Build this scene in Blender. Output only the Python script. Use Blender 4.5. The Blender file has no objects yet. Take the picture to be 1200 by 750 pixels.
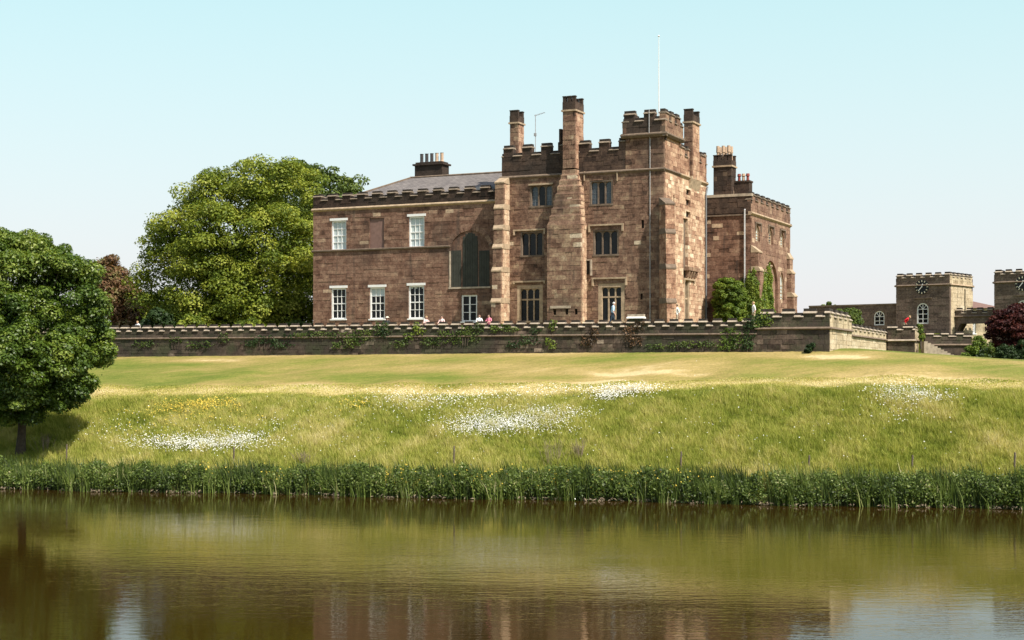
import bpy, bmesh, math, random
import numpy as np
from mathutils import Vector, Matrix
R = math.radians
random.seed(7); rng = np.random.default_rng(7)
scene = bpy.context.scene
COL = scene.collection

# ------------------------------------------------------------------ camera, sky, sun, exposure
CZ, F, PX0, PY0 = 7.4, 1784.0, 600.0, 430.0
cam_d = bpy.data.cameras.new("camera"); cam = bpy.data.objects.new("camera", cam_d); COL.objects.link(cam)
cam.location = (0, 0, CZ); cam.rotation_euler = (R(90), 0, 0)
cam_d.sensor_width = 36; cam_d.lens = F / 1200 * 36
cam_d.shift_y = (PY0 - 375) / 1200
cam_d.clip_end = 6000; cam_d.clip_start = 0.3
scene.camera = cam
SUN_EL, SUN_AZ = 50.0, -47.0
world = bpy.data.worlds.new("World"); scene.world = world; world.use_nodes = True
wn = world.node_tree; wn.nodes.clear()
wo = wn.nodes.new("ShaderNodeOutputWorld"); bg = wn.nodes.new("ShaderNodeBackground")
sky = wn.nodes.new("ShaderNodeTexSky"); sky.sky_type = 'NISHITA'; sky.sun_disc = False
sky.sun_elevation = R(SUN_EL); sky.sun_rotation = R(90 - SUN_AZ)
sky.air_density = 1.0; sky.dust_density = 2.2; sky.ozone_density = 1.0; sky.altitude = 0
# thin high haze: a pale veil, faded overhead so the unseen sky gives less fill
veil = wn.nodes.new("ShaderNodeMixRGB"); veil.blend_type = 'MIX'
wtc = wn.nodes.new("ShaderNodeTexCoord"); wsep = wn.nodes.new("ShaderNodeSeparateXYZ"); wmr = wn.nodes.new("ShaderNodeMapRange")
wn.links.new(wtc.outputs['Generated'], wsep.inputs[0]); wn.links.new(wsep.outputs[2], wmr.inputs[0]); wmr.interpolation_type = 'SMOOTHSTEP'
for i_, v_ in ((1, 0.0), (2, .75), (3, .85), (4, .05)): wmr.inputs[i_].default_value = v_
wn.links.new(wmr.outputs[0], veil.inputs[0])
vc = wn.nodes.new("ShaderNodeMixRGB"); vc.inputs[1].default_value = (5.45, 4.95, 5.15, 1); vc.inputs[2].default_value = (4.15, 6.05, 5.75, 1)
wm2 = wn.nodes.new("ShaderNodeMapRange"); wn.links.new(wsep.outputs[2], wm2.inputs[0])
for i_, v_ in ((1, 0.0), (2, .24), (3, 0), (4, 1)): wm2.inputs[i_].default_value = v_
wn.links.new(wm2.outputs[0], vc.inputs[0]); wn.links.new(vc.outputs[0], veil.inputs[2])
wn.links.new(sky.outputs[0], veil.inputs[1]); wn.links.new(veil.outputs[0], bg.inputs[0])
bg.inputs[1].default_value = 0.115
wn.links.new(bg.outputs[0], wo.inputs[0])
sd = bpy.data.lights.new("sun", 'SUN'); so = bpy.data.objects.new("sun", sd); COL.objects.link(so)
sd.energy = 5.0; sd.angle = R(0.5); sd.color = (1.0, 0.93, 0.82)
sv = Vector((math.cos(R(SUN_EL)) * math.cos(R(SUN_AZ)), math.cos(R(SUN_EL)) * math.sin(R(SUN_AZ)), math.sin(R(SUN_EL))))
so.rotation_euler = sv.to_track_quat('Z', 'Y').to_euler(); so.location = (60, -60, 90)
scene.view_settings.view_transform = 'Standard'; scene.view_settings.look = 'None'
scene.view_settings.exposure = 0.62; scene.view_settings.gamma = 1.0; scene.view_settings.use_curve_mapping = False
scene.cycles.max_bounces = 6; scene.cycles.diffuse_bounces = 2; scene.cycles.glossy_bounces = 3
scene.cycles.transmission_bounces = 4; scene.cycles.transparent_max_bounces = 6
scene.cycles.use_denoising = True

# ------------------------------------------------------------------ survey helpers
def zat(py, Y): return CZ + (PY0 - py) / F * Y
def xat(px, Y): return (px - PX0) / F * Y
class Frame:
    """Local frame: x runs to the right along a front, y runs back into the building."""
    def __init__(s, px, Y, deg): s.C = (xat(px, Y), Y); s.th = R(deg); s.c = math.cos(s.th); s.s = math.sin(s.th)
    def w(s, x, y): return (s.C[0] + x * s.c + y * s.s, s.C[1] - x * s.s + y * s.c)
    def x(s, px, y=0):
        u = (px - PX0) / F; ax, ay = s.w(0, y); return (u * ay - ax) / (s.c + u * s.s)
    def y(s, px, x=0):
        u = (px - PX0) / F; ax, ay = s.w(x, 0); return (u * ay - ax) / (s.s - u * s.c)
    def z(s, py, x=0, y=0): return zat(py, s.w(x, y)[1])

# ------------------------------------------------------------------ materials
def nt(name):
    m = bpy.data.materials.new(name); m.use_nodes = True; t = m.node_tree; t.nodes.clear()
    o = t.nodes.new("ShaderNodeOutputMaterial"); return m, t, o
def N(t, typ, ins=None, **kw):
    n = t.nodes.new(typ)
    for k, v in kw.items(): setattr(n, k, v)
    for k, v in (ins or {}).items():
        if hasattr(v, 'node'): t.links.new(v, n.inputs[k])
        else: n.inputs[k].default_value = v
    return n
def ramp(t, fac, stops, interp='LINEAR'):
    n = t.nodes.new("ShaderNodeValToRGB"); e = n.color_ramp; e.interpolation = interp
    while len(e.elements) > 1: e.elements.remove(e.elements[0])
    e.elements[0].position = stops[0][0]; e.elements[0].color = (*stops[0][1], 1)
    for p, c in stops[1:]:
        k = e.elements.new(p); k.color = (*c, 1)
    t.links.new(fac, n.inputs[0]); return n.outputs[0]
def bump(t, h, strength, dist=0.05):
    b = N(t, "ShaderNodeBump", {'Height': h, 'Strength': strength, 'Distance': dist}); return b.outputs[0]
def noise(t, scale, detail=4, rough=.55, vec=None, sc=None):
    g = N(t, "ShaderNodeNewGeometry") if vec is None else None
    v = g.outputs['Position'] if vec is None else vec
    if sc: v = N(t, "ShaderNodeMapping", {'Vector': v, 'Scale': sc}).outputs[0]
    return N(t, "ShaderNodeTexNoise", {'Vector': v, 'Scale': scale, 'Detail': detail, 'Roughness': rough}).outputs[0]
def math_(t, op, a, b=0.0, clamp=False):
    n = N(t, "ShaderNodeMath", {0: a, 1: b}, operation=op); n.use_clamp = clamp; return n.outputs[0]
def mix(t, f, a, b, mode='MIX'):
    n = t.nodes.new("ShaderNodeMixRGB"); n.blend_type = mode
    for i, v in ((0, f), (1, a), (2, b)):
        if hasattr(v, 'node'): t.links.new(v, n.inputs[i])
        else: n.inputs[i].default_value = v if i == 0 else (*v, 1)
    return n.outputs[0]
def tone(t):
    a = N(t, "ShaderNodeAttribute", attribute_name="tone", attribute_type='GEOMETRY')
    b = N(t, "ShaderNodeAttribute", attribute_name="tone", attribute_type='OBJECT')
    return math_(t, 'ADD', a.outputs['Fac'], b.outputs['Fac'])
def stone_mat(name, stops, soot=(0.045, 0.036, 0.03), lo=.52, hi=.68, green=0.0, spots=0.5):
    m, t, o = nt(name); tn = tone(t)
    n1 = noise(t, 1.6, 6, .7); n2 = noise(t, 7, 5, .75); n3 = noise(t, .22, 4, .6)
    f = math_(t, 'ADD', tn, math_(t, 'MULTIPLY', math_(t, 'SUBTRACT', n1, .5), 1.5))
    c = ramp(t, f, stops)
    sm = N(t, "ShaderNodeMapRange", {0: n3, 1: lo, 2: hi, 3: 0.0, 4: 0.8}).outputs[0]
    sm = math_(t, 'MULTIPLY', sm, N(t, "ShaderNodeMapRange", {0: n2, 1: .3, 2: .55, 3: .45, 4: 1.0}).outputs[0])
    c = mix(t, sm, c, soot)
    if green:
        gm = N(t, "ShaderNodeMapRange", {0: noise(t, .7, 5, .65), 1: .45, 2: .62, 3: 0.0, 4: green}).outputs[0]
        c = mix(t, gm, c, (0.05, 0.062, 0.03))
    c = mix(t, 1.0, c, ramp(t, n2, [(0.30, (.50, .47, .45)), (.52, (1, 1, 1)), (.72, (1.35, 1.3, 1.2))]), 'MULTIPLY')
    vs = N(t, "ShaderNodeMapRange", {0: noise(t, 2.2, 2, .5, sc=(1, 1, .12)), 1: .6, 2: .75, 3: 0.0, 4: spots}).outputs[0]
    c = mix(t, vs, c, (0.05, .042, .036))
    b = N(t, "ShaderNodeBsdfPrincipled", {'Base Color': c, 'Roughness': .93, 'Specular IOR Level': .15})
    t.links.new(bump(t, noise(t, 14, 5, .7), .55, .03), b.inputs['Normal']); t.links.new(b.outputs[0], o.inputs[0]); return m
def plain(name, col, rough=.7, metal=0, var=.25, scale=4, bumpk=.1, spec=.3):
    m, t, o = nt(name); n = noise(t, scale, 4, .65)
    c = mix(t, 1.0, col, ramp(t, n, [(0.25, (1 - var,) * 3), (.75, (1 + var * .4,) * 3)]), 'MULTIPLY')
    b = N(t, "ShaderNodeBsdfPrincipled", {'Base Color': c, 'Roughness': rough, 'Metallic': metal, 'Specular IOR Level': spec})
    t.links.new(bump(t, noise(t, scale * 5), bumpk, .02), b.inputs['Normal']); t.links.new(b.outputs[0], o.inputs[0]); return m
def leaf_mat(name, stops, trans=.35, rough=.55, gloss=.25):
    m, t, o = nt(name)
    f = math_(t, 'ADD', tone(t), math_(t, 'MULTIPLY', math_(t, 'SUBTRACT', noise(t, .35, 3), .5), .9))
    c = ramp(t, f, stops)
    d = N(t, "ShaderNodeBsdfPrincipled", {'Base Color': c, 'Roughness': rough, 'Specular IOR Level': gloss})
    tr = N(t, "ShaderNodeBsdfTranslucent", {'Color': mix(t, 1.0, c, (1.25, 1.2, .55), 'MULTIPLY')})
    mx = N(t, "ShaderNodeMixShader", {0: trans}); t.links.new(d.outputs[0], mx.inputs[1]); t.links.new(tr.outputs[0], mx.inputs[2])
    t.links.new(mx.outputs[0], o.inputs[0]); return m

M = {}
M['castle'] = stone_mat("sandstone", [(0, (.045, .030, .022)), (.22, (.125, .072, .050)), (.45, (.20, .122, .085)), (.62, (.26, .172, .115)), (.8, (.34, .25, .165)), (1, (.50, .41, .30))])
M['castle_lit'] = stone_mat('pale_sunlit_sandstone', [(0, (.13, .07, .048)), (.2, (.25, .14, .092)), (.42, (.37, .23, .155)), (.65, (.49, .35, .235)), (1, (.64, .52, .38))], lo=.58, hi=.74, spots=.25)  # paler east-side stone, with sunlight put into its colour
M['wing'] = stone_mat("red_sandstone", [(0, (.07, .040, .028)), (.25, (.15, .083, .058)), (.5, (.215, .130, .092)), (.72, (.29, .19, .13)), (1, (.43, .32, .22))], lo=.55, hi=.72)
M['sooty'] = stone_mat("weathered_sandstone", [(0, (.02, .015, .012)), (.4, (.052, .034, .026)), (.75, (.11, .072, .052)), (1, (.20, .14, .095))], lo=.42, hi=.58, spots=.3)
M['gate'] = stone_mat("brown_gritstone", [(0, (.075, .054, .045)), (.4, (.135, .098, .080)), (.7, (.18, .137, .108)), (1, (.25, .20, .155))], lo=.6, hi=.8, spots=.1)
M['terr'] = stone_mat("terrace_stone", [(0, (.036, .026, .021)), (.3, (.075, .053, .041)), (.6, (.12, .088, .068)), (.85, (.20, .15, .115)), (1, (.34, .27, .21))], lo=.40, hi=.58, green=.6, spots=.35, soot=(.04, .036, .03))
M['terr_lit'] = stone_mat("sunlit_terrace_stone", [(0, (.18, .13, .085)), (.25, (.33, .26, .165)), (.5, (.46, .375, .25)), (1, (.60, .52, .38))], lo=.58, hi=.72, green=.12, spots=.6)  # lit copy of the wall stone: sunshine put into the colour of sun-facing sides
M['dress'] = plain("dressed_stone", (.40, .30, .20), .9, var=.5, scale=3)
M['dressd'] = plain("dark_dressed_stone", (.17, .125, .09), .9, var=.5, scale=3)
M['cope'] = plain("coping_stone", (.40, .33, .25), .9, var=.5, scale=2.5)
M['cope2'] = plain("weathered_coping", (.24, .19, .14), .9, var=.6, scale=3)
M['copetop'] = plain("coping_black", (.040, .032, .026), .95, var=.5)
M['white'] = plain("white_paint", (.72, .72, .70), .5, var=.08)
M['blind'] = plain("white_blind", (.44, .50, .50), .6, var=.1, scale=2)
M['glass'] = plain("window_glass", (.008, .009, .011), .25, var=.5, spec=.25, bumpk=.02)
M['glassb'] = plain("leaded_glass", (.07, .09, .11), .25, var=.6, scale=6, spec=.35, bumpk=.3)
M['lead'] = plain("lead", (.16, .17, .18), .5)
M['board'] = plain("green_boarding", (.042, .044, .034), .8, var=.4, scale=2)
M['infill'] = plain("infill_stone", (.19, .115, .095), .95, var=.3)
M['pot'] = plain("clay_pot", (.45, .32, .22), .85); M['potred'] = plain("red_clay_pot", (.25, .06, .05), .8); M['potdark'] = plain("sooty_pot", (.05, .045, .045), .8)
M['pipe'] = plain("pale_pipe", (.42, .42, .42), .5); M['metal'] = plain("grey_metal", (.45, .45, .45), .4, .6)
M['wood'] = plain("weathered_wood", (.13, .10, .075), .9, var=.5, scale=9)
M['bark'] = plain("bark", (.075, .058, .042), .95, var=.5, scale=5, bumpk=.8)
M['dark'] = plain("dark_recess", (.02, .016, .013), .95)
M['clock'] = plain("clock_black", (.012, .013, .018), .5); M['gold'] = plain("clock_pale_gilt", (.58, .54, .40), .5)
M['carpaint'] = plain("dark_green_car_paint", (.03, .09, .08), .3, .2, spec=.6); M['tyre'] = plain("tyre_rubber", (.02, .02, .02), .9)

# slate roof: courses in fine relief
m, t, o = nt("roof_slate")
tc = N(t, "ShaderNodeTexCoord").outputs['Object']
br = N(t, "ShaderNodeTexBrick", {'Vector': N(t, "ShaderNodeMapping", {'Vector': tc, 'Scale': (1, 1.3, 1)}).outputs[0], 'Scale': 1.0, 'Mortar Size': .02, 'Brick Width': .45, 'Row Height': .28,
    'Color1': (.12, .11, .105, 1), 'Color2': (.165, .15, .143, 1), 'Mortar': (.08, .07, .066, 1)})
c = mix(t, 1.0, br.outputs[0], ramp(t, noise(t, 1.5, 5, .7), [(.3, (.75, .72, .72)), (.7, (1.3, 1.25, 1.2))]), 'MULTIPLY')
b = N(t, "ShaderNodeBsdfPrincipled", {'Base Color': c, 'Roughness': .75}); t.links.new(bump(t, br.outputs[1], -.6, .03), b.inputs['Normal']); t.links.new(b.outputs[0], o.inputs[0]); M['slate'] = m

M['leaf_maple'] = leaf_mat("maple_leaf", [(0, (.014, .030, .005)), (.4, (.050, .092, .010)), (.75, (.105, .16, .018)), (1, (.23, .28, .05))], .3, .45, .4)
M['leaf_syc'] = leaf_mat("sycamore_leaf", [(0, (.02, .036, .006)), (.4, (.10, .145, .016)), (.75, (.235, .275, .034)), (1, (.38, .39, .075))], .35)
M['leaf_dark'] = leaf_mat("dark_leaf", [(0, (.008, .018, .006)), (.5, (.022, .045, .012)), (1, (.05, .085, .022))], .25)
M['leaf_mid'] = leaf_mat("mid_leaf", [(0, (.025, .042, .01)), (.5, (.075, .115, .022)), (1, (.16, .20, .045))], .3)
M['leaf_copper'] = leaf_mat("copper_leaf", [(0, (.04, .026, .014)), (.35, (.12, .072, .036)), (.6, (.22, .12, .065)), (.75, (.12, .13, .035)), (1, (.26, .17, .09))], .3)
M['leaf_red'] = leaf_mat("red_leaf", [(0, (.014, .004, .005)), (.5, (.050, .012, .011)), (1, (.13, .038, .025))], .3)
M['leaf_ivy'] = leaf_mat("ivy_leaf", [(0, (.025, .045, .008)), (.5, (.09, .145, .018)), (1, (.22, .27, .04))], .3)
M['grass'] = leaf_mat("meadow_grass", [(0, (.09, .125, .018)), (.3, (.245, .285, .048)), (.55, (.39, .385, .098)), (.8, (.54, .48, .20)), (1, (.65, .58, .34))], .35, .8, .05)
M['reed'] = leaf_mat("fringe_leaf", [(0, (.012, .020, .005)), (.35, (.042, .070, .012)), (.7, (.12, .17, .03)), (.9, (.22, .26, .07)), (1, (.38, .35, .18))], .3, .5, .3)
M['daisy'] = plain("white_flower", (.62, .62, .56), .7, var=.1); M['butter'] = plain("yellow_flower", (.50, .37, .05), .7, var=.2)
M['straw'] = plain("dead_stem", (.22, .17, .115), .9, var=.4)

# ------------------------------------------------------------------ mesh helpers
class MB:
    def __init__(s): s.v = []; s.f = []; s.mi = []; s.t = []
    def add(s, vs, fs, mi=0, tn=0.0):
        b = len(s.v); s.v += [tuple(p) for p in vs]
        for f in fs: s.f.append(tuple(i + b for i in f)); s.mi.append(mi); s.t.append(tn)
    def box(s, x0, x1, y0, y1, z0, z1, mi=0, tn=0.0, fr=None):
        p = [(x, y, z) for z in (z0, z1) for y in (y0, y1) for x in (x0, x1)]
        if fr: p = [fr(*q) for q in p]
        s.add(p, [(0, 2, 3, 1), (4, 5, 7, 6), (0, 1, 5, 4), (2, 6, 7, 3), (0, 4, 6, 2), (1, 3, 7, 5)], mi, tn)
    def prism(s, poly, a0, a1, fr, mi=0, tn=0.0):
        """poly: list of (p,q); fr(p, q, a) -> xyz"""
        n = len(poly); vs = [fr(p, q, a0) for p, q in poly] + [fr(p, q, a1) for p, q in poly]
        s.add(vs, [tuple(range(n)), tuple(range(2 * n - 1, n - 1, -1))] + [(i, i + n, (i + 1) % n + n, (i + 1) % n) for i in range(n)], mi, tn)
    def tube(s, pts, rad, seg=7, mi=0, tn=0.0, cap=True):
        pts = [Vector(p) for p in pts]; rings = []
        for i, p in enumerate(pts):
            d = (pts[min(i + 1, len(pts) - 1)] - pts[max(i - 1, 0)]).normalized()
            a = d.orthogonal().normalized() if i == 0 else (a - d * a.dot(d)).normalized()
            b2 = d.cross(a); r = rad[i] if isinstance(rad, (list, tuple)) else rad
            rings.append([p + (a * math.cos(k * 2 * math.pi / seg) + b2 * math.sin(k * 2 * math.pi / seg)) * r for k in range(seg)])
        fs = []
        for i in range(len(pts) - 1):
            for k in range(seg):
                fs.append((i * seg + k, i * seg + (k + 1) % seg, (i + 1) * seg + (k + 1) % seg, (i + 1) * seg + k))
        if cap: fs += [tuple(range(seg - 1, -1, -1)), tuple((len(pts) - 1) * seg + k for k in range(seg))]
        s.add([v for r_ in rings for v in r_], fs, mi, tn)
    def mesh(s, name, mats, fix=True):
        me = bpy.data.meshes.new(name); me.from_pydata(s.v, [], s.f)
        for m_ in mats: me.materials.append(M[m_] if isinstance(m_, str) else m_)
        me.polygons.foreach_set('material_index', s.mi)
        if any(s.t):
            at = me.attributes.new('tone', 'FLOAT', 'FACE'); at.data.foreach_set('value', s.t)
        if fix:
            bm = bmesh.new(); bm.from_mesh(me); bmesh.ops.recalc_face_normals(bm, faces=bm.faces); bm.to_mesh(me); bm.free()
        me.update(); return me
    def build(s, name, mats, parent=None, **kw):
        if isinstance(mats, str): mats = [mats]
        o_ = bpy.data.objects.new(name, s.mesh(name, mats)); COL.objects.link(o_)
        if parent: o_.parent = parent
        for k, v in kw.items(): o_[k] = v
        return o_
def empty(name, loc, rz=0, label=None, cat=None, group=None):
    e = bpy.data.objects.new(name, None); COL.objects.link(e); e.location = loc; e.rotation_euler = (0, 0, rz)
    e.empty_display_size = .5
    if label: e['label'] = label
    if cat: e['category'] = cat
    if group: e['group'] = group
    return e
def tag(o_, label, cat, group=None):
    o_['label'] = label; o_['category'] = cat
    if group: o_['group'] = group
    return o_
_cube = {}
def block(name, parent, mat, x0, x1, y0, y1, z0, z1, tn=None):
    k = (name, mat)
    if k not in _cube:
        b_ = MB(); b_.box(-.5, .5, -.5, .5, -.5, .5); _cube[k] = b_.mesh(name, [mat])
    o_ = bpy.data.objects.new(name, _cube[k]); COL.objects.link(o_); o_.parent = parent
    o_.location = ((x0 + x1) / 2, (y0 + y1) / 2, (z0 + z1) / 2); o_.scale = (x1 - x0, y1 - y0, z1 - z0)
    if tn is not None: o_['tone'] = tn
    return o_

class Face:
    """A wall face in its building's local frame. u along, w outward, z up."""
    def __init__(s, ox, oy, deg): s.o = (ox, oy); a = R(deg); s.a = a; s.U = (round(math.cos(a), 6), round(math.sin(a), 6)); s.n = (s.U[1], -s.U[0])
    def __call__(s, u, w, z): return (s.o[0] + u * s.U[0] + w * s.n[0], s.o[1] + u * s.U[1] + w * s.n[1], z)

def cut(rects, op):
    out = []
    u0, u1, z0, z1 = op
    for a0, a1, b0, b1 in rects:
        if a1 <= u0 or a0 >= u1 or b1 <= z0 or b0 >= z1: out.append((a0, a1, b0, b1)); continue
        if a0 < u0: out.append((a0, u0, b0, b1))
        if a1 > u1: out.append((u1, a1, b0, b1))
        m0, m1 = max(a0, u0), min(a1, u1)
        if b0 < z0: out.append((m0, m1, b0, z0))
        if b1 > z1: out.append((m0, m1, z1, b1))
    return out
class Stones:
    """Collects the facing stones of one building; the 300 largest become parts."""
    def __init__(s, root, limit=300): s.root = root; s.L = []; s.limit = limit
    def wall(s, face, u0, u1, z0, z1, mat, openings=(), course=.36, lmin=.55, lmax=1.25, T=.3, bias=0.0, spread=.5, pale=.02, gap=.012):
        n = max(1, round((z1 - z0) / course)); zs = [z0 + (z1 - z0) * i / n for i in range(n + 1)]
        for i in range(1, n): zs[i] += random.uniform(-.05, .05) * course
        for i in range(n):
            u = u0 - random.uniform(0, lmin)
            while u < u1:
                l = random.uniform(lmin, lmax); a, b_ = max(u, u0), min(u + l, u1)
                if u1 - b_ < lmin * .4: b_ = u1
                if b_ > u0 + .02:
                    rs = [(a, b_, zs[i], zs[i + 1])]
                    for op in openings: rs = cut(rs, op)
                    tn = min(1, max(0.02, random.gauss(.42 + bias, .09 * spread / .5)))
                    if random.random() < pale: tn = 1.0
                    pr = random.uniform(-.012, .022)
                    for r in rs:
                        if r[1] - r[0] > .03 and r[3] - r[2] > .03: s.L.append((face, r, tn, pr, T, mat, gap))
                u = b_ if b_ > u else u + l
                if b_ >= u1: break
    def finish(s):
        s.L.sort(key=lambda e: -((e[1][1] - e[1][0]) * (e[1][3] - e[1][2])))
        for face, r, tn, pr, T, mat, g in s.L[:s.limit]:
            ang = face.a; w_ = r[1] - r[0] - g
            k = ('stone', mat)
            if k not in _cube:
                b_ = MB(); b_.box(-.5, .5, -.5, .5, -.5, .5); _cube[k] = b_.mesh('stone', [mat])
            o_ = bpy.data.objects.new('stone', _cube[k]); COL.objects.link(o_); o_.parent = s.root
            o_.location = face((r[0] + r[1]) / 2, pr - T / 2, (r[2] + r[3]) / 2); o_.rotation_euler = (0, 0, ang)
            o_.scale = (w_, T, r[3] - r[2] - g); o_['tone'] = tn
        rest = {}
        for e in s.L[s.limit:]: rest.setdefault(e[5], []).append(e)
        for mat, L in rest.items():
            mb = MB()
            for face, r, tn, pr, T, _, g in L:
                mb.box(r[0] + g / 2, r[1] - g / 2, -T + pr, pr, r[2] + g / 2, r[3] - g / 2, 0, tn, fr=lambda x, y, z: face(x, y, z))
            mb.build('stonework', mat, s.root, kind='stuff')

_cope = {}
def coping(root, face, u0, u1, z, t=.5, h=.30, name='coping_stone', mats=('cope', 'copetop'), over=.09):
    w = round(u1 - u0, 2); k = (w, t, h, mats, name)
    if k not in _cope:
        mb = MB(); fr = lambda p, q, a: (a, -p, q)
        a0, a1 = -w / 2 - .02, w / 2 + .02; ch = h * .42
        mb.prism([(over, 0), (over, .04), (-.05, ch), (-t + .05, ch), (-t - .06, .04), (-t - .06, 0)], a0, a1, fr, 0)
        mb.prism([(-.06, ch), (-.06, h), (-t + .06, h), (-t + .06, ch)], a0 + .03, a1 - .03, fr, 1)
        _cope[k] = mb.mesh(name, list(mats))
    o_ = bpy.data.objects.new(name, _cope[k]); COL.objects.link(o_); o_.parent = root
    o_.location = face((u0 + u1) / 2, 0, z); o_.rotation_euler = (0, 0, face.a); return o_
def parapet(root, st, face, u0, u1, zs, zc, zm, pitch, mw, mat, first=0.0, t=.5, string='dressd', sh=.16, h=.28, bias=0, cmats=None, back=True, cham=.7):
    """zs string course, zc crenel sill, zm merlon top (before copings)"""
    cmats = cmats or (('cope2', 'copetop') if root.name.startswith('castle') else ('cope', 'copetop'))
    sc = MB(); sc.prism([(0.0, zs - sh), (.16, zs - sh * .3), (.16, zs), (.02, zs + .1), (-.2, zs + .1), (-.2, zs - sh)], u0 - .12, u1 + .12, lambda p, q, a: face(a, p, q)); sc.build('string_course', string, root)
    st.wall(face, u0, u1, zs + .1, zc, mat, T=.3, bias=bias, course=.38)
    if back:
        bk = MB(); bk.box(u0 + .05, u1 - .05, -t, -.3, zs - .5, zc, fr=lambda x, y, z: face(x, y, z)); bk.build('parapet_backing', mat, root, tone=.3)
    u = u0 + first; prev = u0
    while u < u1 - .05:
        a, b_ = max(u, u0), min(u + mw, u1)
        if b_ - a > .15:
            if a - prev > .12: coping(root, face, prev, a, zc, t, h * .9, mats=cmats)
            m_ = block('merlon', root, mat, -1, 1, -1, 1, -1, 1, tn=min(1, max(0, random.gauss(.4 + bias, .1))))
            m_.location = face((a + b_) / 2, -t / 2 + random.uniform(0, .01), (zc + zm) / 2); m_.rotation_euler = (0, 0, face.a); m_.scale = (b_ - a, t, zm - zc)
            coping(root, face, a, b_, zm, t, h, mats=cmats); prev = b_
        u += pitch
    if u1 - prev > .12: coping(root, face, prev, u1, zc, t, h, mats=cmats)

def arc_head(mb, u0, u1, zs, zt, w0, w1, face, kind='round', mi=0, n=8, tn=0.0):
    """masonry between an arched opening (springing at zs) and a flat head at zt"""
    c = (u0 + u1) / 2; r = (u1 - u0) / 2
    for sgn in (-1, 1):
        pts = []
        for i in range(n + 1):
            a = i / n
            if kind == 'round': x, z = r * math.cos(a * math.pi / 2), r * math.sin(a * math.pi / 2)
            elif kind == 'pointed':
                th = a * math.acos(.5); x, z = 2 * r * math.cos(th) - r, 2 * r * math.sin(th)
            else: x, z = r * math.cos(a * math.pi / 2), (zt - zs) * .8 * math.sin(a * math.pi / 2)
            pts.append((c + sgn * x, zs + z))
        poly = [(c + sgn * r, zs)] if False else []
        poly = pts + [(c, zt), (c + sgn * r, zt)]
        mb.prism(poly, w0, w1, lambda p, q, a: face(p, a, q), mi, tn)
def fbox(mb, face, u0, u1, w0, w1, z0, z1, mi=0, tn=0.0): mb.box(u0, u1, w0, w1, z0, z1, mi, tn, fr=lambda x, y, z: face(x, y, z))

def sash(root, face, u0, u1, z0, z1, cols=3, rows=4, blind=0.0, lintel=True, rec=.10):
    """white box sash window set in a reveal"""
    f = MB(); j = .13
    fbox(f, face, u0, u0 + j, -.26, -rec, z0, z1); fbox(f, face, u1 - j, u1, -.26, -rec, z0, z1)
    fbox(f, face, u0 + j, u1 - j, -.26, -rec, z1 - j, z1); fbox(f, face, u0 + j, u1 - j, -.26, -rec, z0 + .02, z0 + .12)
    fr = f.build('window', 'white', root)
    s = MB(); fbox(s, face, u0 - .08, u1 + .08, -.2, .07, z0 - .09, z0 + .02); s.build('sill', 'white', fr)
    if lintel:
        s = MB(); fbox(s, face, u0 - .14, u1 + .14, -.2, .035, z1, z1 + .2); s.build('lintel', 'white', fr)
    gu0, gu1, gz0, gz1 = u0 + j, u1 - j, z0 + .12, z1 - j
    b_ = MB()
    for i in range(1, cols): x = gu0 + (gu1 - gu0) * i / cols; fbox(b_, face, x - .022, x + .022, -.24, -.15, gz0, gz1)
    for i in range(1, rows): z = gz0 + (gz1 - gz0) * i / rows; h = .045 if i * 2 == rows else .022; fbox(b_, face, gu0, gu1, -.235, -.145, z - h, z + h)
    b_.build('glazing_bars', 'white', fr)
    zb = gz1 - (gz1 - gz0) * blind
    k = 0
    for i in range(cols):
        for r_ in range(rows):
            a0, a1 = gu0 + (gu1 - gu0) * i / cols, gu0 + (gu1 - gu0) * (i + 1) / cols; c0, c1 = gz0 + (gz1 - gz0) * r_ / rows, gz0 + (gz1 - gz0) * (r_ + 1) / rows
            if c0 >= zb - .05: continue
            p = MB(); tl = random.uniform(-.012, .012)
            p.add([face(a0, -.2 + tl, c0), face(a1, -.2 - tl, c0), face(a1, -.2 - tl, c1), face(a0, -.2 + tl, c1)], [(0, 1, 2, 3)]); p.build('pane', 'glass', fr)
    if blind:
        p = MB(); fbox(p, face, gu0, gu1, -.215, -.2, zb, gz1); p.build('blind', 'blind', fr)
    return fr
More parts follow.
